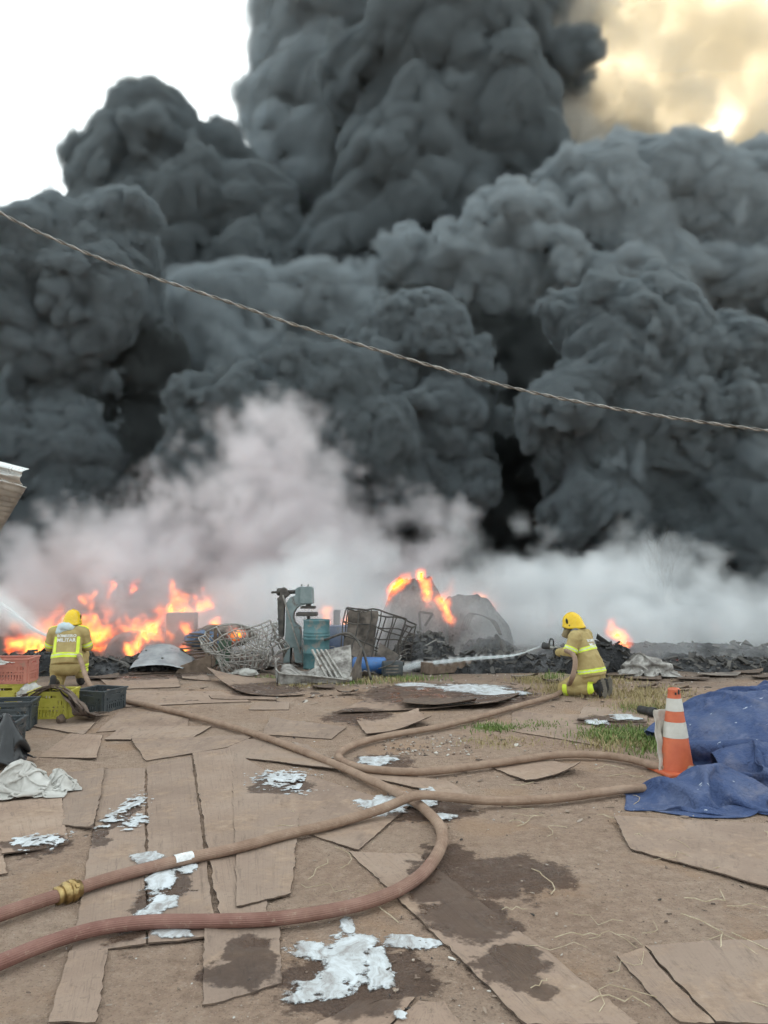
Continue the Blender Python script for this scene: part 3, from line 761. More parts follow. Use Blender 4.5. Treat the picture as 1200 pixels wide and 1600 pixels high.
def sack_material(name, c1, c2, rough):
    m = bpy.data.materials.new(name); t = NT(m); p = t.coord()
    t.put(t.b.inputs['Base Color'], t.ramp(t.noise(p, 5, 5, .6), [(.3, c1), (.65, c2)])); t.b.inputs['Roughness'].default_value = rough
    wv_ = t.n.new('ShaderNodeTexWave'); wv_.inputs['Scale'].default_value = 90; t.l.new(p, wv_.inputs['Vector'])
    t.bump(t.math('ADD', t.math('MULTIPLY', wv_.outputs['Fac'], .1), t.noise(p, 18, 4)), .35, .012)
    return m
M_SACK = sack_material('woven_white_plastic', (.36, .34, .31), (.55, .54, .51), .55)
M_BIN = sack_material('black_bin_bag', (.012, .013, .015), (.03, .032, .035), .3)
def sack(label, c, size, bump, slack, seed, mat, n=64, rot=0.0, z0=0.0, name='woven_sack', cat='sack'):
    a, b = np.meshgrid(np.linspace(-.5, .5, n), np.linspace(-.5, .5, int(n * size[1] / size[0])), indexing='ij')
    rim = 1 + .12 * pn(np.stack([a * 3, b * 3, 0 * a + seed], -1), 1, seed)
    X0 = np.stack([c[0] + (a * math.cos(rot) - b * math.sin(rot)) * size[0] * rim, c[1] + (a * math.sin(rot) + b * math.cos(rot)) * size[1] * rim, 0 * a + .3], -1)
    hf = lambda x, y: gzv(x, y) + .02 + z0 + sum(h * np.exp(-(((x - c[0] - ox) / r_) ** 2 + ((y - c[1] - oy) / r_) ** 2)) for ox, oy, r_, h in bump)
    X0[..., 2] = hf(X0[..., 0], X0[..., 1]) + .05
    XS = drape(X0, slack + .25 * pn(X0, 6, seed), hf, 110, 4, g=.0014, stiff=.22, seed=seed)
    o = tag(link(name, grid_mesh(name, XS), mat), label, cat); q_ = o.modifiers.new('smooth', 'SUBSURF'); q_.levels = q_.render_levels = 1
    q_ = o.modifiers.new('thickness', 'SOLIDIFY'); q_.thickness = .003
    return o
w1 = gp(36, 1250); sack('crumpled white woven plastic sack on the ground', (w1.x - .04, w1.y + .17), (.50, .36), [(-.05, .05, .13, .18), (.08, -.02, .09, .10), (-.14, -.02, .1, .12)], 1.75, 5, M_SACK, rot=.2)
w2 = gp(84, 1243); sack('limp open mouth of a second white sack beside the crumpled one', (w2.x - .03, w2.y + .14), (.27, .26), [(-.03, .06, .08, .13), (.06, -.02, .06, .08)], 1.7, 9, M_SACK, n=44, rot=.5)
w3 = gp(-6, 1203); sack('shiny black rubbish bag behind the white sack', (w3.x, w3.y + .12), (.36, .34), [(0, .02, .13, .36), (.06, -.05, .08, .2)], 1.5, 15, M_BIN, n=48, name='bin_bag', cat='bag')
w4 = at(-4, 993, 9.8); sack('white sack lying in the salmon crate', (w4.x - .1, w4.y), (.36, .28), [(0, 0, .12, .14)], 1.6, 19, M_SACK, n=40, z0=.62)
b1 = gpt(95, 1131); crumple('clod', 'round dark clod on the ground before the yellow crate', (b1.x, b1.y, .05), (.05, .05, .05), M_EDGE, 15, sub=4, amp=.3, cat='clod', flatten=.01)
w5 = at(52, 1070, 10.2); crumple('cloth', 'grey-white rag lying behind the yellow crate', (w5.x, w5.y, .16), (.16, .12, .15), M_SACK, 22, sub=5, amp=.5, cat='rag')
# ------------------------------------------------------------------ scrap yard
M_CASTING = pmat('blue_green_painted_iron', (.16, .21, .215), (.24, .29, .29), 5, .55, .4, 30, dirt=((.10, .075, .06), 5, .55))
M_IRON = pmat('dark_greasy_iron', (.05, .047, .045), (.13, .115, .10), 9, .6, .4, 40, metal=.5)
M_BARE = pmat('pale_scorched_steel', (.24, .225, .205), (.42, .40, .37), 12, .55, .2, 40, metal=.3, dirt=((.14, .10, .08), 10, .55))
M_DRUM = pmat('teal_painted_drum', (.055, .145, .16), (.10, .21, .225), 5, .5, .2, 30, dirt=((.22, .21, .19), 5, .54))
M_ASHPLASTIC = pmat('scorched_pale_plastic', (.12, .105, .095), (.42, .40, .37), 6, .75, .5, 30, lo=.38, hi=.62, dirt=((.07, .06, .055), 8, .56))
M_BURNT = pmat('burnt_sheet', (.07, .06, .052), (.24, .20, .17), 5, .85, .4, 30)
M_BLUEP = pmat('blue_plastic', (.03, .10, .28), (.05, .16, .40), 5, .4, .1, 30, dirt=((.10, .12, .16), 6, .58))
M_WOOD = pmat('scorched_wood', (.10, .07, .05), (.22, .16, .12), 7, .85, .4, 40)
DP = 15.2                                         # distance of the press
KZ = DP / F_PX / 7.5
p0 = at(465, 1040, DP)
def zp(a, b, c=0.0):                              # detail-crop coordinates -> metres, c = depth
    v = at(400 + a / 7.5, 900 + b / 7.5, DP); return Vector((v.x, DP + c, max(v.z, -.05)))
press = thing('power_press', 'blue-green cast iron power press with a C-shaped frame among the scrap', 'press', (0, 0, 0))
frame = [(470, 150), (510, 125), (655, 125), (670, 150), (672, 325), (570, 335), (515, 350), (475, 385), (450, 430), (442, 480), (455, 535), (490, 575), (525, 600), (540, 780), (560, 1010), (470, 1010), (450, 830), (415, 830), (405, 1010), (330, 1010), (362, 560), (362, 320), (405, 250), (470, 225)]
MB().prism(frame, .34, lambda a, b, c: zp(a, b, c)).build('frame', M_CASTING, press, bevel=.018)
MB().box(zp(598, 222, -.19), (140 * KZ, .05, 190 * KZ)).build('ram_guide', M_CASTING, press, bevel=.012)
MB().box(zp(615, 350), (55 * KZ, .12, 45 * KZ)).build('ram', M_IRON, press, bevel=.008)
MB().box(zp(613, 366), (165 * KZ, .3, 28 * KZ)).build('upper_plate', M_IRON, press, bevel=.006)
MB().box(zp(600, 446), (235 * KZ, .4, 40 * KZ)).build('table', M_IRON, press, bevel=.008)
MB().tube([zp(616, 460), zp(616, 620)], .03, 12).build('table_screw', M_IRON, press, True)
MB().tube([zp(180, 192), zp(480, 186)], .022, 12).build('shaft', M_IRON, press, True)
MB().tube([zp(375, 188), zp(480, 184)], .038, 12).build('shaft_bearing', M_IRON, press, True)
mx = Matrix.Rotation(R(90), 3, 'Y')
MB().lathe([(0, -.05), (.06, -.05), (.075, -.03), (.075, .03), (.06, .05), (0, .05)], 18, zp(275, 186), mx).build('hub', M_IRON, press, True)
MB().prism([(300, 150), (330, 130), (360, 150), (400, 220), (345, 260), (330, 700), (300, 740), (275, 700), (262, 260), (290, 230)], .2, lambda a, b, c: zp(a, b, c - .05)).build('clutch_bracket', M_IRON, press, bevel=.012)
MB().bar(zp(330, 220, -.2), zp(540, 895, -.25), .05, .02).build('guard_bar', M_BARE, press)
for k in range(7): MB().box(zp(268 + (k % 2) * 10, 270 + 58 * k, -.1), (.03, .08, .03)).build('bolt_lug', M_IRON, press, bevel=.004)
for a in (536, 612): MB().tube([zp(a, 128), zp(a, 96)], [.008, .014], 8).build('oil_cup', M_IRON, press)
# drum
dc = at(492.5, 1042, 14.6); dr, dh = 20.5 * 14.6 / F_PX, .92
drum = thing('steel_drum', 'teal steel drum standing in front of the press', 'drum', (dc.x, 14.6 + dr, 0))
prof = [(0, .02), (dr - .01, .02), (dr, .0), (dr, .03)]
for z in (.30, .56, .62, .68): prof += [(dr, z - .03), (dr + .012, z - .012), (dr + .012, z + .012), (dr, z + .03)]
MB().lathe([(0, .02), (dr - .012, .015), (dr, .0), (dr + .006, .012), (dr, .03)] + prof[4:] + [(dr, dh - .03), (dr + .008, dh - .012), (dr + .002, dh), (dr - .014, dh - .004), (dr - .016, dh - .03)], 40).build('shell', M_DRUM, drum, True)
MB().lathe([(dr - .012, dh - .03), (0, dh - .03)], 40).build('lid', M_IRON, drum)
for z in (.30, .62): MB().lathe([(dr + .004, z - .01), (dr + .016, z), (dr + .004, z + .01)], 40).build('hoop', M_DRUM, drum, True)
# upright stack pipe behind
q0 = at(526, 1030, 17); MB().tube([(q0.x, 17, 0), (q0.x, 17, at(526, 953, 17).z)], .075, 14).build('post', M_IRON, None, True); tag(bpy.data.objects['post'], 'short dark upright post behind the teal drum', 'post')
qb = at(530, 1000, 16.6); tag(MB().box((qb.x, 16.6, .35), (.5, .4, .7)).build('blue_cabinet', pmat('faded_blue_paint', (.09, .12, .20), (.14, .18, .28), 5, .6, dirt=((.12, .10, .09), 5, .55)), bevel=.02), 'faded blue cabinet behind the teal drum', 'cabinet')
# crumpled wire cages
def cage(label, loc, rz, size, nx, nz, r, mat, warp, seed, tilt=0.0, name='wire_cage', skip=()):
    t = thing(name, label, 'cage', loc, rz)
    W, D, Hh = size; rx = Matrix.Rotation(tilt, 3, 'Y')
    def wp(p):
        p = rx @ Vector(p); q = np.array([[p.x, p.y, p.z]])
        d = np.array([fbm(q, .9, seed + o, n=2)[0] for o in (0, 11, 23)]) * warp
        v = Vector(p) + Vector(d); v.z = max(v.z, .0); return v
    def rod(a, b, rr=r, nm='rod'):
        n = 7; a, b = Vector(a), Vector(b)
        MB().tube([wp(a.lerp(b, i / n)) for i in range(n + 1)], rr, 6).build(nm, mat, t, True)
    x0, x1, y0, y1 = -W / 2, W / 2, -D / 2, D / 2
    for k in range(nz + 1):
        z = Hh * k / nz
        for a, b, s_ in (((x0, y0, z), (x1, y0, z), 0), ((x1, y0, z), (x1, y1, z), 1), ((x1, y1, z), (x0, y1, z), 2), ((x0, y1, z), (x0, y0, z), 3)):
            if s_ not in skip: rod(a, b, r * (1.25 if k in (0, nz) else 1))
    for k in range(nx + 1):
        x = x0 + W * k / nx
        if 0 not in skip: rod((x, y0, 0), (x, y0, Hh))
        if 2 not in skip: rod((x, y1, 0), (x, y1, Hh))
    for k in range(1, nx - 1):
        y = y0 + D * k / (nx - 1)
        if 3 not in skip: rod((x0, y, 0), (x0, y, Hh))
        if 1 not in skip: rod((x1, y, 0), (x1, y, Hh))
    return t, wp
c1 = at(402, 1044, 14.3); cage('crumpled pale wire cage collapsed beside the press', (c1.x, 14.3, -.03), R(14), (1.15, .8, .82), 9, 5, .011, M_BARE, .62, 3, R(-16))
c1b = at(365, 1046, 14.2); cage('flattened pale wire grid leaning on the wooden pallets', (c1b.x, 14.5, -.03), R(-22), (.7, .3, .75), 6, 4, .010, M_BARE, .6, 17, R(28), skip=(1, 2, 3))
c2 = at(585, 1052, 14.6)
t2, wp2 = cage('dark tank cage tilted on its side around a burnt plastic tank', (c2.x, 14.9, .02), R(-16), (1.12, .9, .98), 5, 4, .013, M_IRON, .30, 29, R(9))
# remains of the tank inside the cage
a, b = np.meshgrid(np.linspace(-.52, .05, 16), np.linspace(.0, .96, 20), indexing='ij')
V = np.stack([a, -.36 + .10 * np.sin(b * 5 + a * 3), b], -1); V = np.array([[wp2(x) for x in r_] for r_ in V]); V += .04 * np.stack([fbm(V, 3, k) for k in (1, 2, 3)], -1)
link('tank_wall', grid_mesh('tank_wall', V), M_BURNT, t2).modifiers.new('thickness', 'SOLIDIFY').thickness = .012
a, b = np.meshgrid(np.linspace(-.5, .5, 20), np.linspace(-.4, .4, 14), indexing='ij')
V = np.stack([a, b, .12 + .1 * fbm(np.stack([a, b, 0 * a], -1), 2.5, 4) + .25 * np.abs(a) ** 2], -1)
link('tank_floor', grid_mesh('tank_floor', V), M_ASHPLASTIC, t2).modifiers.new('thickness', 'SOLIDIFY').thickness = .012
MB().prism([(0, 0), (.42, -.12), (.5, .2), (.12, .42)], .012, lambda x, z, y: Vector((.12 + x, -.47 + y, z + .08))).build('loose_plate', M_BURNT, t2)
# half melted bin in front
m0 = gp(497, 1071)
mb_ = thing('melted_tank', 'half melted grey plastic tank lying open in front of the drum', 'tank', (m0.x, m0.y + .1, 0), R(6))
def sheet(name, mat, parent, f, nu=24, nv=18, th=.014, sm=True):
    a, b = np.meshgrid(np.linspace(0, 1, nu), np.linspace(0, 1, nv), indexing='ij')
    V = np.stack(f(a, b), -1); V = V + .03 * np.stack([fbm(V, 2.6, k + len(name)) for k in (1, 12, 23)], -1)
    o = link(name, grid_mesh(name, V, smooth=sm), mat, parent); o.modifiers.new('thickness', 'SOLIDIFY').thickness = th
    return o
sheet('floor_sheet', M_ASHPLASTIC, mb_, lambda a, b: (-.62 + .75 * a, .0 + .8 * b, .05 + .10 * b + .08 * (1 - a) ** 3 + .05 * np.sin(a * 9)))
sheet('front_lip', M_ASHPLASTIC, mb_, lambda a, b: (-.64 + 1.15 * a, -.03 - .05 * b, .02 + .17 * b * (1 - .6 * a)))
sheet('left_lip', M_ASHPLASTIC, mb_, lambda a, b: (-.66 - .05 * b, .0 + .7 * a, .03 + .34 * b))
sheet('back_wall', M_ASHPLASTIC, mb_, lambda a, b: (-.06 + .62 * a, .02 + .55 * b, .05 + .40 * b + .14 * b * a))
sheet('right_wall', M_BURNT, mb_, lambda a, b: (.48 + .22 * b * (1 - a) + .25 * a, .05 + .3 * a, .03 + .55 * b * (1 - .3 * a)))
for k in range(4):
    MB().bar((-.10 + .075 * k, .58, .50), (.14 + .085 * k, .0, .10), .035, .03).build('strap', M_BARE, mb_)
MB().tube(spline([(-.66, .68, .36), (-.70, .2, .35), (-.62, -.06, .2), (-.1, -.09, .15), (.45, -.08, .08)], 6), .014, 7).build('rim_tube', M_BARE, mb_, True)
MB().tube(spline([(.1, .62, .66), (.5, .5, .78), (.72, .3, .55), (.86, .1, .05)], 6), .022, 7).build('bent_tube', M_IRON, mb_, True)
# blue barrel lying
bb = at(577, 1051, 13.9); bl = thing('plastic_barrel', 'blue plastic barrel lying under the tilted cage', 'barrel', (bb.x, 14.0, .15), R(-4))
MB().lathe([(0, -.3), (.12, -.3), (.15, -.27), (.15, -.1), (.157, -.09), (.157, -.06), (.15, -.05), (.15, .27), (.12, .3), (0, .3)], 26, (0, 0, 0), Matrix.Rotation(R(90), 3, 'Y')).build('body', M_BLUEP, bl, True)
MB().tube([(.29, -.06, .06), (.33, -.06, .06)], .03, 10).build('bung', M_WHITE_SCUFF, bl, True)
# dark jerrycan
jc = gp(613, 1058); j = thing('jerrycan', 'dark ribbed jerrycan lying on its side next to the blue barrel', 'jerrycan', (jc.x, jc.y + .12, .135), R(8))
MB().box((0, 0, 0), (.36, .24, .26)).build('body', M_DGREY, j, bevel=.045)
for k in (-1, 0, 1): MB().box((-.02, -.122, k * .055), (.22, .014, .022)).build('rib', M_BURNT, j, bevel=.005)
MB().tube([(.17, -.02, .08), (.205, -.02, .08)], .035, 12).build('cap', M_BLACK, j, True)
# pallets, slats and blue rag on the left of the cage
pl = thing('pallet_stack', 'collapsed stack of scorched pallet slats beside the crumpled cage', 'pallet', (0, 0, 0))
rr = random.Random(8)
for k in range(10):
    y = 15.0 - .12 * k; a = at(268 + 3 * k, 1041 - 5.6 * k, 14.9); b = at(346, 1034 - 4.6 * k, 15.0 + .02 * k)
    a.z = max(a.z, .03 + .012 * k); MB().bar((a.x, 14.7 + .03 * k, a.z + rr.uniform(-.01, .01)), (b.x, 15.1 + .02 * k, max(b.z, .06)), .10, .025).build('slat', M_WOOD, pl)
for x, zt in ((322, 985), (334, 978), (345, 990)):
    a = at(x, 1043, 14.6); MB().bar((a.x, 14.6, 0), (a.x + rr.uniform(-.05, .08), 14.65, at(x, zt, 14.6).z), .06, .04, (0, 1, 0)).build('upright', M_WOOD, pl)
a = at(272, 1049, 14.0); b = at(330, 1028, 14.3); MB().prism([(a.x, .0), (b.x + .05, .0), (b.x + .05, .33), (a.x + .1, .14)], .06, lambda x, z, c: Vector((x, 14.1 + c, z))).build('side_board', M_WOOD, pl, bevel=.006)
MB().box((at(348, 1020, 14.5).x, 14.6, .32), (.24, .03, .5), Matrix.Rotation(R(8), 3, 'Y')).build('green_panel', pmat('dull_green_paint', (.05, .09, .06), (.09, .14, .09), 6, .6), pl)
crumple('plastic_sheet', 'torn blue plastic sheet caught on top of the pallet slats', tuple(at(322, 1000, 15.3)), (.32, .2, .16), pmat('grey_blue_sheet', (.06, .10, .18), (.16, .22, .32), 6, .6), 31, sub=5, amp=.5, cat='sheet', flatten=.1)
crumple('plastic_sheet', 'dark sheet sagging over the pallet stack', tuple(at(352, 992, 15.5)), (.5, .3, .2), M_BURNT, 34, sub=5, amp=.3, cat='sheet', flatten=.1)
crumple('cloth', 'small green rag on the ground by the melted tank', (gp(447, 1066).x, gp(447, 1066).y, .04), (.13, .1, .06), pmat('green_cloth', (.03, .12, .09), (.06, .2, .14), 8, .8), 37, sub=4, amp=.5, cat='rag', flatten=.02)
crumple('cloth', 'pale rag lying before the crumpled cage', (gp(388, 1056).x, gp(388, 1056).y, .04), (.14, .1, .07), M_SACK, 38, sub=4, amp=.5, cat='rag', flatten=.02)

wt = thing('wire_tangle', 'tangle of bent rusty wire and thin pipe strewn before the press and cages', 'wire', (0, 0, 0))
rr = random.Random(31)
for k in range(34):
    x, Y_ = rr.uniform(335, 640), rr.uniform(13.4, 15.6); c = at(x, 1040, Y_); ps = []; d = Vector((rr.uniform(-1, 1), rr.uniform(-.6, .6), rr.uniform(-.1, .5))).normalized(); q = Vector((c.x, Y_, rr.uniform(.02, .18)))
    for i in range(7):
        ps.append((q.x, q.y, max(q.z, .012))); d = (d + Vector((rr.uniform(-.5, .5), rr.uniform(-.4, .4), rr.uniform(-.45, .25)))).normalized(); q = q + d * rr.uniform(.06, .17)
    MB().tube(spline(ps, 4), rr.uniform(.004, .013), 5).build('wire', M_IRON if k % 3 else M_BARE, wt, True)
for k in range(26):
    x, Y_ = rr.uniform(330, 650), rr.uniform(13.3, 15.6); c = at(x, 1040, Y_)
    M = Matrix.Rotation(rr.uniform(0, 6.3), 3, 'Z') @ Matrix.Rotation(rr.uniform(-.5, .5), 3, 'X') @ Matrix.Rotation(rr.uniform(-.5, .5), 3, 'Y')
    tag(MB().box((c.x, Y_, rr.uniform(.03, .12)), (rr.uniform(.1, .45), rr.uniform(.05, .22), rr.uniform(.008, .03)), M).build('scrap_plate', (M_BURNT, M_IRON, M_ASHPLASTIC, M_WOOD)[k % 4], bevel=.003), 'small bent scrap plate lying in the heap before the press', 'scrap', 'scrap plates in the heap')

# ------------------------------------------------------------------ burnt mounds and rubble
def char_material(name, c1, c2, c3):
    m = bpy.data.materials.new(name); t = NT(m); p = t.pos()
    col = t.ramp(t.noise(p, 2.2, 8, .7), [(.34, c1), (.52, c2), (.70, c3)])
    col = t.mix(t.sstep(t.noise(p, 15, 6, .7), .54, .66), col, tuple(.4 * x for x in c1))
    t.put(t.b.inputs['Base Color'], col); t.b.inputs['Roughness'].default_value = .9; t.b.inputs['Specular IOR Level'].default_value = .25
    t.bump(t.noise(p, 9, 9, .75), .9, .12)
    return m
M_CHAR = char_material('char_and_ash', (.02, .02, .021), (.05, .05, .052), (.17, .17, .175))
M_ASHMOUND = char_material('grey_ash_crust', (.07, .068, .067), (.15, .148, .147), (.27, .265, .26))
def mound(name, label, c, r, h, mat, seed, rough=.25, fr=1.4, pw=2.0, cat='rubble', n=110, chunks=0):
    a, b = np.meshgrid(np.linspace(-1.15, 1.15, n), np.linspace(-1.15, 1.15, n), indexing='ij')
    X = c[0] + a * r[0]; Y = c[1] + b * r[1]; P = np.stack([X, Y, 0 * X + seed], -1)
    d = np.sqrt(a * a + b * b) + .22 * fbm(P, .9, seed)
    z = h * np.clip(1 - np.abs(d) ** pw, 0, 1) ** .75
    z = z + rough * h * (ridged(P, fr, seed, 4) * .45 + .6 * fbm(P, fr * 3, seed + 4, n=4)) * np.clip(z / h * 3, 0, 1) ** .7
    V = np.stack([X + .12 * rough * fbm(P, fr * 2, seed + 7) , Y + .12 * rough * fbm(P, fr * 2, seed + 9), z - .04 + gzv(X, Y)], -1)
    o = tag(link(name, grid_mesh(name, V, smooth=False), mat), label, cat)
    if chunks:
        mb = MB(); r_ = random.Random(seed)
        for _ in range(chunks):
            i, j_ = r_.randint(8, n - 9), r_.randint(8, n - 9)
            if z[i, j_] < .15 * h: continue
            M = Matrix.Rotation(r_.uniform(0, 6.3), 3, 'Z') @ Matrix.Rotation(r_.uniform(-.9, .9), 3, 'X') @ Matrix.Rotation(r_.uniform(-.9, .9), 3, 'Y')
            e = r_.uniform(.02, .12) * r_.random() + .02
            mb.box(V[i, j_] + np.array([0, 0, e * .2]), (e * r_.uniform(.6, 3), e * r_.uniform(.4, 1.2), e * r_.uniform(.08, .6)), M)
        q_ = mb.build('rubble_chunks', M_CHIPB, o); q_['kind'] = 'stuff'
    return o
M_CHIPB = pmat('charred_scraps', (.02, .019, .018), (.12, .11, .10), 3, .85, .4, 30)
def mound_px(name, label, x0, x1, ytop, Y, ry, mat, seed, **k):
    a, b = at(x0, 1000, Y), at(x1, 1000, Y); h = at(600, ytop, Y).z
    return mound(name, label, ((a.x + b.x) / 2, Y), ((b.x - a.x) / 2, ry), h, mat, seed, **k)
mound_px('ash_mound', 'tall ash-covered mound with flames running down its ridge', 592, 702, 908, 18.0, 1.0, M_ASHMOUND, 2, rough=.2, fr=1.1, pw=2.6)
mound_px('ash_mound', 'broad ash-covered mound sloping away from the burning ridge', 668, 800, 934, 18.6, 1.2, M_ASHMOUND, 5, rough=.2, fr=1.1, pw=2.4)
mound_px('rubble_heap', 'black charred heap beside the tilted tank cage', 612, 712, 996, 15.9, .7, M_CHAR, 7, rough=.38, fr=1.8, chunks=260)
mound_px('rubble_heap', 'low charred heap at the foot of the broad ash mound', 715, 815, 1000, 16.6, .6, M_CHAR, 9, rough=.38, fr=1.8, chunks=260)
mound_px('rubble_heap', 'low charred rubble band crossed by the water jet', 640, 900, 1024, 14.6, .5, M_CHAR, 11, rough=.5, fr=2, chunks=420)
mound_px('rubble_heap', 'charred rubble behind the kneeling firefighter with the nozzle', 850, 1010, 1012, 14.3, .6, M_CHAR, 13, rough=.45, fr=2, chunks=320)
mound_px('rubble_heap', 'smoking dark block beside the crumpled sheet', 1032, 1085, 1022, 15.5, .5, M_CHAR, 15, rough=.4, pw=4)
mound_px('rubble_heap', 'low smouldering ridge fading into the steam', 1080, 1260, 1018, 17.5, .8, M_CHAR, 17, rough=.6)
mound_px('rubble_heap', 'dark debris bank behind the firefighter by the crates', -60, 215, 1022, 14.2, .6, M_CHAR, 19, rough=.4, fr=1.8, chunks=320)
mound_px('rubble_heap', 'dark debris bank beneath the grey metal sheet', 190, 300, 1022, 14.8, .6, M_CHAR, 21, rough=.4, fr=1.8, chunks=320)
mound_px('ash_mound', 'rounded grey ash hump among the flames behind the crates', 165, 245, 985, 17.0, .7, M_ASHMOUND, 23, rough=.12, pw=2.6)
mound_px('rubble_heap', 'charred slope behind the burning hump by the crates', 10, 170, 1003, 18.5, .8, M_CHAR, 25, rough=.5)
mound_px('rubble_heap', 'long low charred rubble line behind the tarpaulin', 990, 1290, 1030, 14.9, .7, M_CHAR, 27, rough=.5, fr=2, chunks=420)
mound_px('rubble_heap', 'distant charred rubble line lost in the steam', 820, 1300, 1008, 17.2, 1.0, M_CHAR, 29, rough=.5, fr=1.4, chunks=300)
def wall_block(label, x0, x1, yt, Y, d, mat, name='scorched_wall'):
    a, b = at(x0, 1000, Y), at(x1, 1000, Y)
    return tag(MB().box(((a.x + b.x) / 2, Y, at(600, yt, Y).z / 2), (b.x - a.x, d, at(600, yt, Y).z)).build(name, mat, bevel=.02), label, 'wall')
wall_block('short scorched masonry wall below the highest flames on the left', 262, 306, 957, 17.8, .35, pmat('scorched_render', (.09, .08, .075), (.2, .18, .17), 3, .9, .5, 20))
sv = np.zeros((30, 16, 3)); a, b = np.meshgrid(np.linspace(0, 1, 30), np.linspace(0, 1, 16), indexing='ij')
A_, B_ = at(214, 1010, 14.4), at(286, 1030, 14.0)
sv[..., 0] = A_.x + (B_.x - A_.x) * a; sv[..., 1] = 14.0 + .9 * b; sv[..., 2] = .10 + .30 * b * (1 - .75 * a) + .16 * np.sin(np.pi * a) * (.4 + .6 * b) + .02 * fbm(np.stack([a * 3, b * 3, a], -1), 2, 5)
tag(link('metal_sheet', grid_mesh('metal_sheet', sv), pmat('dull_galvanised', (.25, .26, .27), (.40, .41, .42), 4, .5, .2, 20, metal=.4, dirt=((.18, .16, .15), 3, .56))), 'buckled pale metal sheet lying near the flames', 'metal sheet').modifiers.new('thickness', 'SOLIDIFY').thickness = .01
# crumpled burnt sheet right of the firefighter
cs = at(1014, 1040, 13.6); sack('crumpled burnt sheet heaped behind the kneeling firefighter', (cs.x, 13.75), (.95, .7), [(-.1, .0, .24, .34), (.22, .0, .16, .22)], 1.35, 44, M_ASHPLASTIC, n=52, name='crumpled_sheet', cat='sheet')
# bent frames against the mound
fr_ = thing('bent_bars', 'bent rectangular steel frame stuck in the burning mound', 'metal bars', (0, 0, 0))
for a, b in (((655, 957), (657, 985)), ((655, 956), (676, 959)), ((676, 959), (664, 978))): MB().bar(at(*a, 16.6), at(*b, 16.6), .05, .04, (0, 1, 0)).build('frame_bar', M_IRON, fr_)
hp = thing('bent_pipe', 'looped bent pipes on the slope of the broad mound', 'pipe', (0, 0, 0))
for k in range(4): MB().tube(spline([at(720 + 3 * k, 985, 16.9), at(727 + 4 * k, 965 - k, 16.9), at(738 + 4 * k, 958 + k, 16.8), at(765 + 3 * k, 968 + k, 16.6), at(781 + k, 992, 16.4)], 6), .012, 6).build('pipe', M_IRON, hp, True)
# beam and scattered charred boards along the fire edge
q1, q2 = gp(665, 1055), gp(795, 1043); tag(MB().bar((q1.x, q1.y + .2, .10), (q2.x, q2.y, .10), .3, .2).build('timber_beam', M_WOOD, bevel=.01), 'heavy scorched beam lying below the water jet', 'beam')
q1, q2 = gp(120, 1053), gp(178, 1050); tag(MB().tube([(q1.x, q1.y, .09), (q2.x, q2.y, .09)], .09, 16).build('pipe_length', M_BURNT, None, True), 'short dark pipe lying behind the firefighter by the crates', 'pipe')
rr = random.Random(21)
for k, (x, y) in enumerate([(880, 1046), (1005, 1062), (1080, 1062), (1120, 1056), (1165, 1052), (1190, 1060), (1060, 1078), (960, 1058), (1010, 1075), (820, 1060), (860, 1068), (70, 1040), (215, 1045), (30, 1036), (155, 1062), (230, 1040), (1110, 1045), (1030, 1052), (540, 1085), (505, 1076)]):
    w, h = rr.uniform(12, 32), rr.uniform(3, 5); s = rr.uniform(-8, 8)
    board([(x - w, y + h / 2), (x + w, y + h / 2 + s * .1), (x + w + s, y - h / 2), (x - w + s, y - h / 2)], 'charred flat scrap lying at the edge of the fire', seed=60 + k, lift=.03, curl=(rr.uniform(0, .06), rr.uniform(0, .08), rr.uniform(0, .06), 0), mat=M_EDGE if k % 3 else M_BURNT, group='charred scraps along the edge of the fire', name='charred_board', rag=.03)

# ------------------------------------------------------------------ roof corner, cable, bare tree
M_GALV = pmat('weathered_galvanised_iron', (.34, .34, .33), (.52, .52, .50), 4, .38, .1, 20, metal=.75, dirt=((.25, .2, .17), 4, .6))
roof = thing('shed_roof', 'edge of a corrugated iron shed roof jutting in beside the smoke', 'roof', (0, 0, 0))
A0, A1 = Vector(at(-260, 690, 8.0)), Vector(at(41, 762, 8.0)); D0, D1 = Vector(at(-260, 812, 9.6)), Vector(at(-4, 838, 9.6))
a, b = np.meshgrid(np.linspace(0, 1, 30), np.linspace(0, 1, 150), indexing='ij')
Vt = np.array([[tuple(A0.lerp(A1, s).lerp(D0.lerp(D1, s), t)) for t in np.linspace(0, 1, 150)] for s in np.linspace(0, 1, 30)])
nrm = (A1 - A0).cross(D0 - A0).normalized()
Vt = Vt + np.array(nrm)[None, None, :] * (.028 * np.sin(b * 2 * math.pi * 11))[..., None]
link('corrugated_sheet', grid_mesh('corrugated_sheet', Vt), M_GALV, roof).modifiers.new('thickness', 'SOLIDIFY').thickness = .003
F0, F1 = Vector(at(-260, 655, 7.9)), Vector(at(46, 733, 7.9))
Vf = np.array([[tuple(F0.lerp(F1, s).lerp(A0.lerp(A1, s * .985), t)) for t in np.linspace(0, 1, 24)] for s in np.linspace(0, 1, 40)])
a, b = np.meshgrid(np.linspace(0, 1, 40), np.linspace(0, 1, 24), indexing='ij')
Vf[..., 1] -= .10 * np.sin(b * math.pi) + .05 * np.abs(np.sin(b * 7)) + .03 * pn(np.stack([a * 9, b * 4, a], -1), 1.5, 5)
link('ridge_flashing', grid_mesh('ridge_flashing', Vf, smooth=False), pmat('bright_galvanised_flashing', (.5, .51, .5), (.66, .67, .66), 5, .3, .1, 20, metal=.6), roof).modifiers.new('thickness', 'SOLIDIFY').thickness = .003
pz = at(-90, 760, 8.8); MB().box((pz.x, 8.8, pz.z / 2), (.12, .12, pz.z)).build('roof_post', M_WOOD, roof)
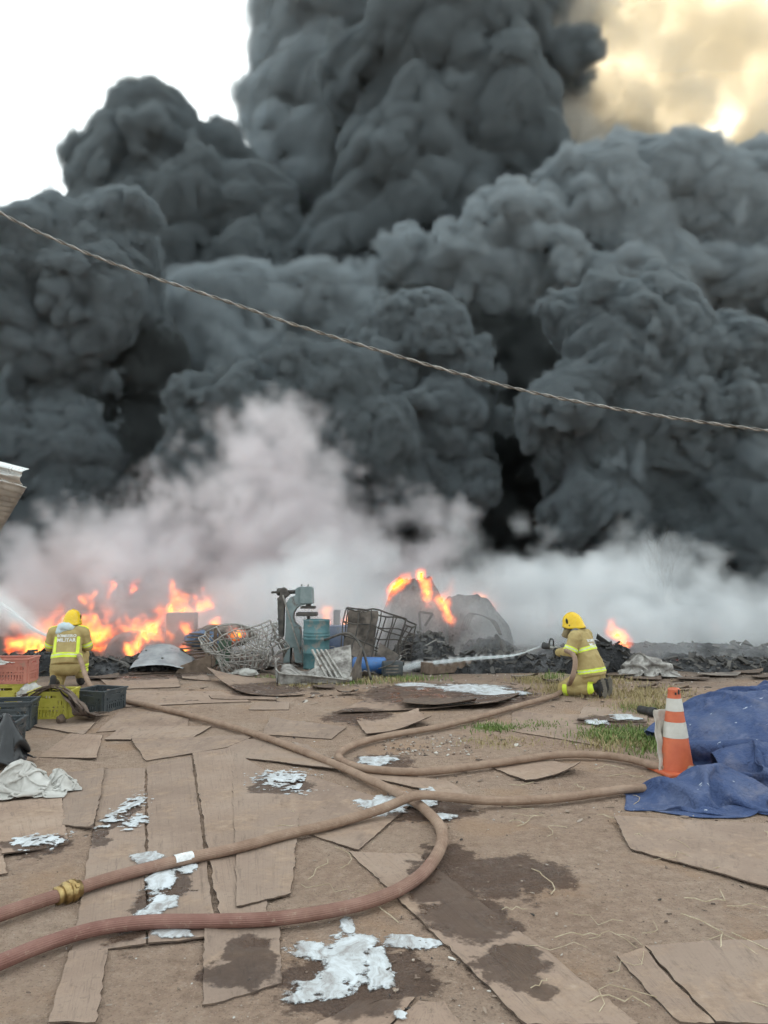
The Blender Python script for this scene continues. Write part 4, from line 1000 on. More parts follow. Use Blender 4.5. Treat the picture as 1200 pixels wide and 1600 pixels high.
pts = [(-420, 60), (-200, 215), (0, 332), (100, 380), (200, 420), (340, 466), (460, 507), (600, 550), (740, 590), (850, 617), (1000, 645), (1200, 673), (1400, 694), (1700, 712)]
cb = spline([tuple(at(x, y, 4.6)) for x, y in pts], 60)
cable = thing('overhead_cable', 'twisted weathered cable sagging across the smoke', 'cable', (0, 0, 0))
M_CABLE = pmat('weathered_cable', (.16, .15, .14), (.38, .36, .33), 30, .6, .2, 60)
M_CABLE2 = pmat('dark_cable_strand', (.07, .065, .06), (.2, .19, .17), 30, .6, .2, 60)
L = np.concatenate([[0], np.cumsum(np.linalg.norm(np.diff(np.array(cb), axis=0), axis=1))])
for s_ in (0, 1):
    st_ = [(p[0], p[1] + .006 * math.cos(l * 2 * math.pi / .17 + s_ * math.pi), p[2] + .006 * math.sin(l * 2 * math.pi / .17 + s_ * math.pi)) for p, l in zip(cb, L)]
    MB().tube(st_, .0054, 6).build('strand', (M_CABLE, M_CABLE2)[s_], cable, True)
# bare tree seen through the gap in the smoke
tb = at(1040, 1000, 20.9); tr = thing('bare_tree', 'bare thin-branched tree standing in the steam behind the rubble', 'tree', (tb.x, 20.9, 0)); tr.scale = (.8, .8, .86)
M_BARK = pmat('bare_bark', (.03, .024, .02), (.07, .055, .045), 8, .9)
rr = random.Random(4)
MB().tube([(0, 0, -.1), (.03, 0, .6), (-.02, .02, 1.3), (.0, 0, 1.9)], [.06, .05, .04, .03], 8).build('trunk', M_BARK, tr, True)
cw = MB()
def twig(p, d, L_, r_, k):
    q = [p]; dd = d.copy()
    for _ in range(3): dd = (dd + Vector((rr.uniform(-.25, .25), rr.uniform(-.25, .25), rr.uniform(-.05, .2)))).normalized(); q.append(q[-1] + dd * L_ / 3)
    cw.tube(q, [r_, r_ * .8, r_ * .6, r_ * .35], 5)
    if k:
        for _ in range(4): twig(q[rr.choice((1, 2, 3))], (dd + Vector((rr.uniform(-.9, .9), rr.uniform(-.5, .5), rr.uniform(-.2, .7)))).normalized(), L_ * .62, r_ * .55, k - 1)
for k in range(9): twig(Vector((0, 0, .9 + .12 * k)), Vector((rr.uniform(-1, 1), rr.uniform(-.5, .5), rr.uniform(.3, 1.2))).normalized(), 1.0, .022, 2)
cw.build('crown', M_BARK, tr)['kind'] = 'stuff'
# ------------------------------------------------------------------ firefighters (local: x forward, y left, z up)
from mathutils.bvhtree import BVHTree
def fabric(name, c1, c2, rough=.8, sc=5):
    m = bpy.data.materials.new(name); t = NT(m); p = t.coord()
    t.put(t.b.inputs['Base Color'], t.ramp(t.noise(p, sc, 6, .65), [(.3, c1), (.66, c2)])); t.b.inputs['Roughness'].default_value = rough; t.b.inputs['Specular IOR Level'].default_value = .2
    t.bump(t.math('ADD', t.noise(p, 22, 5, .6), t.noise(p, 240, 2)), .35, .012)
    return m
M_KHAKI = fabric('khaki_turnout_cloth', (.33, .245, .10), (.46, .36, .165))
M_LIME = fabric('lime_reflective_tape', (.62, .78, .05), (.74, .88, .10), .45)
M_SILVER = fabric('silver_tape', (.55, .58, .42), (.68, .7, .55), .35)
M_SKIN = fabric('skin', (.26, .14, .09), (.33, .19, .13), .6)
M_GLOVE = fabric('black_glove', (.015, .015, .016), (.05, .048, .045), .7)
M_BOOT = fabric('black_rubber_boot', (.012, .012, .013), (.045, .042, .04), .35)
M_SOLE = fabric('dusty_boot_sole', (.14, .125, .105), (.25, .225, .19), .85, 9)
M_HELMET = pmat('glossy_yellow_helmet', (.72, .46, .01), (.80, .55, .02), 4, .28, .0)
M_HELMET_D = fabric('dark_helmet_trim', (.015, .014, .012), (.03, .028, .025), .4)
M_PATCH = fabric('grey_shoulder_patch', (.08, .085, .09), (.14, .145, .15), .8)
M_HOOD = fabric('pale_blue_hood', (.42, .52, .56), (.62, .70, .73), .7)
M_PRINT = pmat('white_reflective_print', (.62, .62, .58), (.75, .75, .72), 20, .4, 0)
def blob(name, mb, voxel, mat, parent, smooth=6, wr=0.0, wf=9.0, seed=0, squash=None):
    me = mb.mesh(name); o = bpy.data.objects.new(name + '_tmp', me); C.objects.link(o)
    r = o.modifiers.new('r', 'REMESH'); r.mode = 'VOXEL'; r.voxel_size = voxel
    s = o.modifiers.new('s', 'SMOOTH'); s.factor = .5; s.iterations = smooth
    dg = bpy.context.evaluated_depsgraph_get(); m2 = bpy.data.meshes.new_from_object(o.evaluated_get(dg))
    bpy.data.objects.remove(o); bpy.data.meshes.remove(me)
    m2.name = name; m2.materials.clear()
    if wr:
        n = len(m2.vertices); P = np.empty(n * 3); m2.vertices.foreach_get('co', P); P = P.reshape(-1, 3)
        N = np.empty(n * 3); m2.vertices.foreach_get('normal', N); N = N.reshape(-1, 3)
        Q = P * np.array([1, 1, 1.8])
        P = P + N * (wr * ridged(Q, wf * .5, seed, 2) * .7 + wr * .6 * fbm(P, wf, seed + 5, n=2))[:, None]
        m2.vertices.foreach_set('co', P.ravel()); m2.update()
    m2.polygons.foreach_set('use_smooth', [True] * len(m2.polygons))
    return link(name, m2, mat, parent)
def seg_t(P, a, b):
    a, b = np.array(a), np.array(b); d = b - a; t = ((P - a) @ d) / (d @ d); dist = np.linalg.norm(P - (a + np.clip(t, 0, 1)[:, None] * d), axis=1)
    return t, dist
def face_patch(src, keep_fn, name, mats, parent, off=.005, mid_fn=None):
    me = src.data; n = len(me.vertices); P = np.empty(n * 3); me.vertices.foreach_get('co', P); P = P.reshape(-1, 3)
    N = np.empty(n * 3); me.vertices.foreach_get('normal', N); N = N.reshape(-1, 3)
    ctr = np.array([p.center for p in me.polygons]); k = keep_fn(ctr)
    mid = mid_fn(ctr) if mid_fn else np.zeros(len(ctr), bool)
    mb = MB(); mp = {}; mi = []
    for f in np.nonzero(k)[0]:
        ids = []
        for v in me.polygons[f].vertices:
            if v not in mp: mp[v] = len(mb.v); mb.v.append(tuple(P[v] + N[v] * off))
            ids.append(mp[v])
        mb.f.append(tuple(ids)); mi.append(1 if mid[f] else 0)
    if not mb.f: return None
    ec = {}
    for f in mb.f:
        for a_, b_ in zip(f, f[1:] + f[:1]): k_ = (min(a_, b_), max(a_, b_)); ec[k_] = ec.get(k_, 0) + 1
    nb = {}
    for (a_, b_), c_ in ec.items():
        if c_ == 1: nb.setdefault(a_, []).append(b_); nb.setdefault(b_, []).append(a_)
    for _ in range(8):                                     # even out the stepped outline
        nw = {a_: sum((np.array(mb.v[q_]) for q_ in l_), np.array(mb.v[a_]) * len(l_)) / (2 * len(l_)) for a_, l_ in nb.items()}
        for a_, q_ in nw.items(): mb.v[a_] = tuple(q_)
    o = mb.build(name, mats, parent, True)
    if len(o.data.polygons) == len(mi): o.data.polygons.foreach_set('material_index', mi)
    return o
def hand(mb, wrist, palm_dir, up, side, size=1.0):
    """glove with palm and five fingers curled round a bar; palm_dir: wrist -> knuckles, up: back of the hand, side: thumb side"""
    w, d, u, s = Vector(wrist), Vector(palm_dir).normalized(), Vector(up).normalized(), Vector(side).normalized()
    k = .001 * size
    mb.tube([w, w + d * 45 * k, w + d * 88 * k], [26 * k, 32 * k, 30 * k], 10, flat=(u, .6), round_=True)
    for i, (o, L_) in enumerate(((28, 42), (10, 47), (-9, 44), (-26, 34))):
        b = w + d * 85 * k + s * o * k
        mb.tube([b, b + d * .55 * L_ * k - u * 8 * k, b + d * .75 * L_ * k - u * 34 * k, b + d * .35 * L_ * k - u * 54 * k], [10.5 * k, 10 * k, 9.5 * k, 8.5 * k], 8, round_=True)
    b = w + d * 30 * k + s * 28 * k
    mb.tube([b, b + d * 25 * k + s * 16 * k - u * 14 * k, b + d * 44 * k + s * 8 * k - u * 42 * k], [13 * k, 11.5 * k, 9.5 * k], 8, round_=True)
def head_parts(t, c, fwd, body_mb, hood=False):
    """face into the body mesh; helmet as a part"""
    c = Vector(c); f = Vector(fwd).normalized(); s = Vector((0, 0, 1)).cross(f).normalized(); u = f.cross(s)
    M = Matrix((f, s, u)).transposed()
    L = lambda x, y, z: c + M @ Vector((x, y, z))
    body_mb.ell(c, (.098, .076, .118), M); body_mb.ell(L(.03, 0, -.075), (.062, .056, .058), M)
    body_mb.tube([L(.088, 0, .01), L(.112, 0, -.025)], [.012, .018], 8, round_=True)
    for y in (-1, 1):
        body_mb.ell(L(-.005, y * .078, -.01), (.022, .012, .034), M); body_mb.ell(L(.082, y * .034, .026), (.014, .022, .010), M)
    body_mb.tube([L(.093, -.024, -.062), L(.098, 0, -.062), L(.093, .024, -.062)], .009, 8, round_=True)
    # helmet: shell cut lower over the ears and nape
    n, m_ = 44, 16; vs = []; hc = L(-.005, 0, .03)
    for i in range(m_ + 1):
        for j in range(n):
            a = 2 * math.pi * j / n; ca, sa = math.cos(a), math.sin(a)
            low = -.06 - .045 * max(0, -ca + .15) - .02 * abs(sa) + .06 * max(0, ca - .2)      # rim height: high at the brow, low at the nape
            ph = (math.pi / 2) * i / m_
            z = .145 * math.cos(ph) if i < m_ else 0
            z = .145 * math.cos(ph) * (1) + (low) * (i / m_) ** 2.2
            r = math.sin(min(ph * 1.08, math.pi / 2)) ** .85
            fl = .016 * max(0, i / m_ - .85) / .15
            vs.append(hc + M @ Vector(((.142 + fl) * r * ca - (.02 * r if ca < 0 else 0), (.117 + fl) * r * sa, z)))
    fs = [(i * n + j, i * n + (j + 1) % n, (i + 1) * n + (j + 1) % n, (i + 1) * n + j) for i in range(1, m_) for j in range(n)] + [(0, n + j, n + (j + 1) % n) for j in range(n)]
    hm = thing_part = MB().add(vs, fs).build('helmet', M_HELMET, t, True)
    hm.modifiers.new('thickness', 'SOLIDIFY').thickness = .006
    rim = [hc + (Vector(vs[m_ * n + j]) - hc) * 1.012 for j in range(n)] 
    MB().tube(rim + [rim[0]], .006, 6, cap=False).build('rim', M_HELMET_D, hm, True)
    for y in (-1, 1):
        MB().ell(hc + M @ Vector((.035, y * .114, .035)), (.019, .008, .042), M).build('side_vent', M_HELMET_D, hm, True)
        MB().ell(hc + M @ Vector((.01, y * .123, -.035)), (.012, .007, .014), M).build('strap_stud', M_HELMET_D, hm, True)
    cr = [hc + M @ Vector((.142 * math.cos(a), 0, .15 * math.sin(a))) for a in np.linspace(.5, 2.7, 14)]
    MB().tube(cr, .011, 7, round_=True).build('crest', M_HELMET, hm, True)
    vz = [[hc + M @ Vector((.125 * math.cos(a) + .02, .108 * math.sin(a), z)) for z in (-.075, -.05, -.02, .02)] for a in np.linspace(-1.1, 1.1, 18)]
    link('visor', grid_mesh('visor', np.array([[tuple(q) for q in r_] for r_ in vz])), M_HELMET_D, hm).modifiers.new('thickness', 'SOLIDIFY').thickness = .003
    return M, hc, hm
def back_print(t, jacket, lines, centre, size):
    bv = BVHTree.FromPolygons([v.co for v in jacket.data.vertices], [p.vertices[:] for p in jacket.data.polygons])
    for k, (txt, sz) in enumerate(lines):
        cu = bpy.data.curves.new('txt', 'FONT'); cu.body = txt; cu.align_x = 'CENTER'; cu.size = sz; cu.offset = .002; cu.resolution_u = 2
        ob = bpy.data.objects.new('txt', cu); C.objects.link(ob)
        me = bpy.data.meshes.new_from_object(ob.evaluated_get(bpy.context.evaluated_depsgraph_get())); bpy.data.objects.remove(ob)
        bm = bmesh.new(); bm.from_mesh(me); bmesh.ops.subdivide_edges(bm, edges=[e for e in bm.edges if e.calc_length() > .02], cuts=2); bmesh.ops.triangulate(bm, faces=bm.faces)
        for v in bm.verts:
            y, z = centre[1] - v.co.x, centre[2] + v.co.y - k * size       # text reads from behind
            h = bv.ray_cast(Vector((-1.0, y, z)), Vector((1, 0, 0)))
            x = h[0].x if h[0] else centre[0]
            v.co = Vector((x - .007, y, z))
        bm.to_mesh(me); bm.free(); me.name = 'back_lettering'
        link('back_lettering', me, M_PRINT, jacket)
def sole_part(name, M, c, mat, parent, L_=.27, W=.095):
    n = 26; pl = []
    for j in range(n):
        a = 2 * math.pi * j / n; x = math.cos(a); w = W / 2 * (1 + .16 * x) * (1 - .12 * math.exp(-((x + .15) / .25) ** 2))
        pl.append((x * L_ / 2, math.sin(a) * w))
    o = MB().prism(pl, .02, lambda a, b, cc: Vector(c) + M @ Vector((a, b, cc))).build(name, mat, parent, bevel=.005)
    for k in range(7): MB().box(Vector(c) + M @ Vector((-.10 + .033 * k, 0, -.012)), (.014, W * .72, .012), M).build('tread', mat, o)
    return o

# ---- kneeling with the nozzle
fR = math.atan2(.60, -.80)
t = thing('person', 'firefighter in khaki turnout gear kneeling on both knees aiming a hose nozzle', 'person', (ffR_base.x - .02, ffR_base.y + .12, gz(ffR_base.x, ffR_base.y)), fR)
body = MB()
body.tube([(-.06, 0, .40), (.02, 0, .62), (.08, 0, .82), (.10, 0, .93)], [.14, .13, .14, .07], 14, round_=True)
body.tube([(.11, 0, .90), (.17, 0, 1.02)], [.06, .055], 10, round_=True)
hdir = (.93, .06, -.24); hcen = (.195, 0, 1.03)
for s in (-1, 1):
    body.tube([(.08, s * .19, .86), (.16, s * .27, .62), (.36, s * .13, .62)], [.05, .042, .034], 10, round_=True)
    body.tube([(-.06, s * .09, .36), (.26, s * .14, .14), (-.15, s * .11, .13)], [.08, .06, .05], 10, round_=True)
_, hc, hm = head_parts(t, hcen, hdir, body)
blob('body', body, .011, M_SKIN, t, 4)
sh = MB()
torso = [(-.10, 0, .30), (-.075, 0, .44), (-.005, 0, .61), (.05, 0, .77), (.09, 0, .89)]
sh.tube(torso, [.245, .232, .208, .20, .15], 22, flat=((1, 0, 0), .78), round_=False)
sh.tube([(.085, -.15, .885), (.11, 0, .915), (.085, .15, .885)], [.085, .10, .085], 12, round_=True)
armR = {}
for s in (-1, 1):
    a, e, w = (.07, s * .205, .865), (.13, s * .29, .635), (.355, s * .13, .625)
    armR[s] = (a, e, w); sh.tube([a, tuple((np.array(a) + e) / 2), e], [.098, .088, .080], 14, round_=True); sh.tube([e, tuple((np.array(e) + w) / 2), w], [.080, .070, .058], 14, round_=True)
sh.tube([(.10, -.02, .93), (.135, 0, .985)], [.088, .078], 14, round_=True)
jk = blob('jacket', sh, .012, M_KHAKI, t, 5, .011, 8, 3)
tr_ = MB()
tr_.tube([(-.11, -.08, .30), (-.11, .08, .30)], .135, 14, round_=True)
for s in (-1, 1):
    tr_.tube([(-.08, s * .10, .27), (.12, s * .13, .20), (.27, s * .15, .115)], [.115, .115, .10], 14, round_=True)
    tr_.tube([(.27, s * .15, .105), (.05, s * .14, .125), (-.10, s * .13, .14)], [.10, .098, .09], 14, round_=True)
tk = blob('trousers', tr_, .012, M_KHAKI, t, 4, .010, 9, 13)
def torso_band(z0, z1, seq, arms):
    seq = np.array(seq)
    L_ = np.concatenate([[0], np.cumsum(np.linalg.norm(np.diff(seq, axis=0), axis=1))])
    def fn(P):
        best = np.full(len(P), 9.0); par = np.zeros(len(P))
        for i in range(len(seq) - 1):
            tt, d = seg_t(P, seq[i], seq[i + 1]); l = L_[i] + np.clip(tt, -2 if i == 0 else 0, 1) * (L_[i + 1] - L_[i])
            k = d < best; best[k] = d[k]; par[k] = l[k]
        ad = np.full(len(P), 9.0)
        for s in arms:
            for i in (0, 1): ad = np.minimum(ad, seg_t(P, arms[s][i], arms[s][i + 1])[1])
        return (par > z0) & (par < z1) & (ad > .115)
    return fn
for z0 in (.05, .36):
    face_patch(jk, torso_band(z0, z0 + .062, torso, armR), 'reflective_stripe', [M_LIME, M_SILVER], jk, mid_fn=torso_band(z0 + .024, z0 + .040, torso, {}))
for s in (-1, 1):
    def arm_band(P, s=s, lo=.62, hi=.86):
        tt, d = seg_t(P, armR[s][0], armR[s][1]); t2, d2 = seg_t(P, armR[s][1], armR[s][2]); return (tt > lo) & (tt < hi) & (d < .115) & (d < d2 + .03) & (P[:, 1] * s > .16)
    face_patch(jk, arm_band, 'sleeve_stripe', [M_LIME, M_SILVER], jk, mid_fn=lambda P, s=s: arm_band(P, s, .71, .77))
    face_patch(jk, lambda P, s=s: (seg_t(P, armR[s][0], armR[s][1])[0] > -.6) & (P[:, 2] > .90) & (P[:, 1] * s > .05) & (P[:, 0] > .05) & (P[:, 1] * s < .22), 'shoulder_patch', [M_PATCH], jk, .004)
    face_patch(jk, lambda P, s=s: (seg_t(P, armR[s][1], armR[s][2])[0] > -.25) & (seg_t(P, armR[s][1], armR[s][2])[0] < .55) & (seg_t(P, armR[s][1], armR[s][2])[1] < .12) & (P[:, 2] < .60), 'elbow_patch', [M_PATCH], jk, .004)
    face_patch(tk, lambda P, s=s: (P[:, 0] < -.10) & (P[:, 0] > -.2) & (P[:, 1] * s > .17) & (P[:, 2] < .24), 'leg_stripe', [M_LIME], tk, .004)
    face_patch(tk, lambda P, s=s: (P[:, 0] > .20) & (P[:, 0] < .27) & (P[:, 1] * s > .05) & (P[:, 2] < .18), 'shin_stripe', [M_LIME], tk, .004)
bo = MB()
for s in (-1, 1):
    b_ = MB(); b_.tube([(.10, s * .135, .125), (-.06, s * .125, .135), (-.17, s * .118, .16)], [.082, .076, .070], 14, round_=True)
    b_.tube([(-.235, s * .110 - .012, .22), (-.245, s * .110 - .014, .13), (-.24, s * .110 - .014, .06)], [.052, .056, .046], 12, round_=True)
    bt = blob('boot', b_, .010, M_BOOT, t, 4)
    Ms = Matrix((Vector((0, 0, -1)), Vector((0, 1, 0)), Vector((1, 0, 0)))).transposed()      # sole upright, facing back
    Ms = Matrix.Rotation(R(-44), 3, 'Z') @ Ms @ Matrix.Rotation(R(-6 * s), 3, 'Z')
    sole_part('sole', Ms, (-.292, s * .112 - .028, .15), M_SOLE, bt, .285, .105)
back_print(t, jk, [('BOMBEIRO', .05), ('MILITAR', .062)], (-.1, 0, .80), .06)
gl = MB(); hand(gl, (.365, .10, .625), (.8, -.5, .35), (.2, .4, .9), (.4, -.6, .5), 1.15); blob('glove', gl, .006, M_GLOVE, t, 2)
gl = MB(); hand(gl, (.375, -.11, .60), (.85, .45, .1), (.1, -.7, .4), (.3, .2, .9), 1.15); blob('glove', gl, .006, M_GLOVE, t, 2)
fl = MB(); fl.tube([(.22, .03, .985), (.27, .03, .93), (.315, .035, .845)], [.06, .058, .05], 12, round_=False); blob('face_cloth', fl, .008, fabric('khaki_face_cloth', (.22, .17, .10), (.31, .25, .15)), t, 3)
# nozzle, held in both hands: a thing of its own
ffR = t; Mw = Matrix.Rotation(fR, 4, 'Z'); org = Vector(t.location)
n_a, n_b = org + Mw @ Vector((.40, .0, .655)), org + Mw @ Vector((.68, .0, .70))
nd = (n_b - n_a).normalized(); MN = nd.to_track_quat('Z', 'Y').to_matrix(); LN = (n_b - n_a).length
nz_ = thing('hose_nozzle', 'black and grey fire nozzle gripped by the kneeling firefighter', 'nozzle', (0, 0, 0))
MB().lathe([(.0, -.02), (.035, -.02), (.036, .03), (.043, .032), (.043, .08), (.03, .085), (.03, LN * .6)], 20, n_a, MN).build('barrel', pmat('grey_alloy', (.24, .23, .21), (.4, .39, .36), 20, .4, metal=.7), nz_, True)
MB().lathe([(.03, LN * .55), (.04, LN * .57), (.042, LN * .72), (.05, LN * .74), (.052, LN), (.03, LN + .002), (.022, LN - .03), (0, LN - .03)], 20, n_a, MN).build('tip', M_BLACK, nz_, True)
MB().tube(spline([n_a + MN @ Vector((.0, .03, LN * .4)), n_a + MN @ Vector((0, .11, LN * .45)), n_a + MN @ Vector((0, .12, LN * .62)), n_a + MN @ Vector((0, .03, LN * .66))], 5), .012, 8).build('bail_handle', M_BLACK, nz_, True)
gsd = Vector((0, 0, -1)); MB().tube([n_a + nd * LN * .35, n_a + nd * LN * .3 + gsd * .13], [.02, .022], 8, round_=True).build('pistol_grip', M_BLACK, nz_, True)

# ---- on one knee by the crates, seen from behind
fL = math.atan2(.97, -.24)
t = thing('person', 'firefighter in lettered khaki jacket kneeling on one knee behind the crates', 'person', (ffL_base.x, ffL_base.y + .02, gz(ffL_base.x, ffL_base.y)), fL)
body = MB()
body.tube([(0, 0, .40), (.04, 0, .62), (.10, 0, .84), (.12, 0, .93)], [.14, .13, .14, .07], 14, round_=True)
body.tube([(.13, -.01, .92), (.16, -.03, 1.02)], [.06, .055], 10, round_=True)
for s in (-1, 1):
    body.tube([(.10, s * .20, .86), (.20, s * .28, .64), (.42, s * .10, .62)], [.05, .042, .034], 10, round_=True)
body.tube([(0, .09, .38), (.12, .13, .09), (-.30, .13, .08)], [.08, .06, .05], 10, round_=True)
body.tube([(0, -.09, .38), (.38, -.17, .46), (.34, -.17, .10)], [.08, .06, .05], 10, round_=True)
head_parts(t, (.175, -.045, 1.03), (.88, -.40, -.12), body)
blob('body', body, .011, M_SKIN, t, 4)
sh = MB(); torso = [(-.05, 0, .36), (-.02, 0, .48), (.035, 0, .65), (.085, 0, .80), (.11, 0, .885)]
sh.tube(torso, [.225, .222, .21, .205, .15], 22, flat=((1, 0, 0), .72), round_=False)
sh.tube([(.10, -.16, .875), (.12, 0, .905), (.10, .16, .875)], [.085, .10, .085], 12, round_=True)
armL = {}
for s in (-1, 1):
    a, e, w = (.10, s * .215, .855), (.17, s * .285, .63), (.40, s * .12, .63)
    armL[s] = (a, e, w); sh.tube([a, tuple((np.array(a) + e) / 2), e], [.095, .086, .078], 14, round_=True); sh.tube([e, tuple((np.array(e) + w) / 2), w], [.078, .070, .058], 14, round_=True)
sh.tube([(.12, -.01, .92), (.15, -.02, .975)], [.09, .08], 14, round_=True)
jk = blob('jacket', sh, .012, M_KHAKI, t, 5, .009, 7, 33)
tr_ = MB(); tr_.tube([(-.03, -.08, .33), (-.03, .08, .33)], .135, 14, round_=True)
tr_.tube([(0, .10, .36), (.08, .13, .2), (.14, .14, .10)], [.14, .12, .10], 14, round_=True); tr_.tube([(.14, .14, .095), (-.10, .14, .095)], [.098, .09], 14, round_=True)
tr_.tube([(0, -.11, .37), (.2, -.16, .44), (.37, -.18, .47)], [.14, .12, .105], 14, round_=True); tr_.tube([(.37, -.18, .46), (.34, -.18, .3), (.32, -.18, .16)], [.104, .098, .09], 14, round_=True)
tk = blob('trousers', tr_, .012, M_KHAKI, t, 4, .010, 9, 43)
face_patch(jk, torso_band(.10, .165, torso, armL), 'reflective_stripe', [M_LIME, M_SILVER], jk, mid_fn=torso_band(.125, .141, torso, {}))
for s in (-1, 1):
    def arm_band(P, s=s, lo=.70, hi=.98):
        tt, d = seg_t(P, armL[s][0], armL[s][1]); t2, d2 = seg_t(P, armL[s][1], armL[s][2]); return (tt > lo) & (tt < hi) & (d < .115) & (d < d2 + .03) & (P[:, 1] * s > .18)
    face_patch(jk, arm_band, 'sleeve_stripe', [M_LIME, M_SILVER], jk, mid_fn=lambda P, s=s: arm_band(P, s, .80, .87))
    face_patch(jk, lambda P, s=s: (P[:, 2] > .52 - .0) & (P[:, 2] < .80) & (P[:, 0] < .06) & (np.abs(P[:, 1] * s - .165) < .022) , 'side_stripe', [M_LIME], jk)
    face_patch(jk, lambda P, s=s: (P[:, 2] > .90) & (np.abs(P[:, 1]) > .09) & (P[:, 1] * s > 0) & (np.abs(P[:, 0] - .10) < .04), 'shoulder_stripe', [M_LIME], jk)
for z0 in (.22, .265, .31): face_patch(tk, lambda P, z0=z0: (P[:, 2] > z0) & (P[:, 2] < z0 + .034) & (P[:, 1] < -.08) & (P[:, 0] > .15), 'leg_stripe', [M_LIME], tk)
for s, (kx, fx) in ((1, (-.10, -.32)),):
    b_ = MB(); b_.tube([(-.06, .14, .095), (-.28, .14, .095)], [.08, .07], 14, round_=True); b_.tube([(-.31, .14, .2), (-.33, .14, .06)], [.05, .05], 12, round_=True); blob('boot', b_, .01, M_BOOT, t, 4)
b_ = MB(); b_.tube([(.32, -.18, .2), (.31, -.18, .08)], [.08, .075], 14, round_=True); b_.tube([(.30, -.18, .05), (.48, -.19, .045)], [.055, .045], 12, round_=True); blob('boot', b_, .01, M_BOOT, t, 4)
back_print(t, jk, [('BOMBEIRO', .058), ('MILITAR', .075)], (-.1, .005, .795), .07)
for s in (-1, 1):
    gl = MB(); hand(gl, (.40, s * .11, .63), (.85, -s * .5, .05), (.1, s * .2, .95), (.4, -s * .8, .2), 1.15); blob('glove', gl, .006, M_GLOVE, t, 2)
hd = MB(); hd.tube([(.05, .11, .875), (.05, .03, .90), (.09, -.05, .885)], [.075, .085, .06], 12, round_=True); hd.ell((.07, .03, .945), (.13, .135, .075)); blob('hood', hd, .01, M_HOOD, t, 4, .012, 12, 5)
ffL = t
nL = Vector(t.location) + Matrix.Rotation(fL, 4, 'Z') @ Vector((.52, .02, .70))
# ------------------------------------------------------------------ smoke (clouds of real density on a voxel grid)
def smoke_mat(name, colour, dens, aniso=0.0, emis=None):
    m = bpy.data.materials.new(name)
    m.use_nodes = True
    n, l = m.node_tree.nodes, m.node_tree.links
    n.clear()
    o = n.new('ShaderNodeOutputMaterial')
    v = n.new('ShaderNodeVolumePrincipled')
    v.inputs['Color'].default_value = (*colour, 1)
    v.inputs['Density'].default_value = dens
    v.inputs['Anisotropy'].default_value = aniso
    l.new(v.outputs[0], o.inputs['Volume'])
    return m

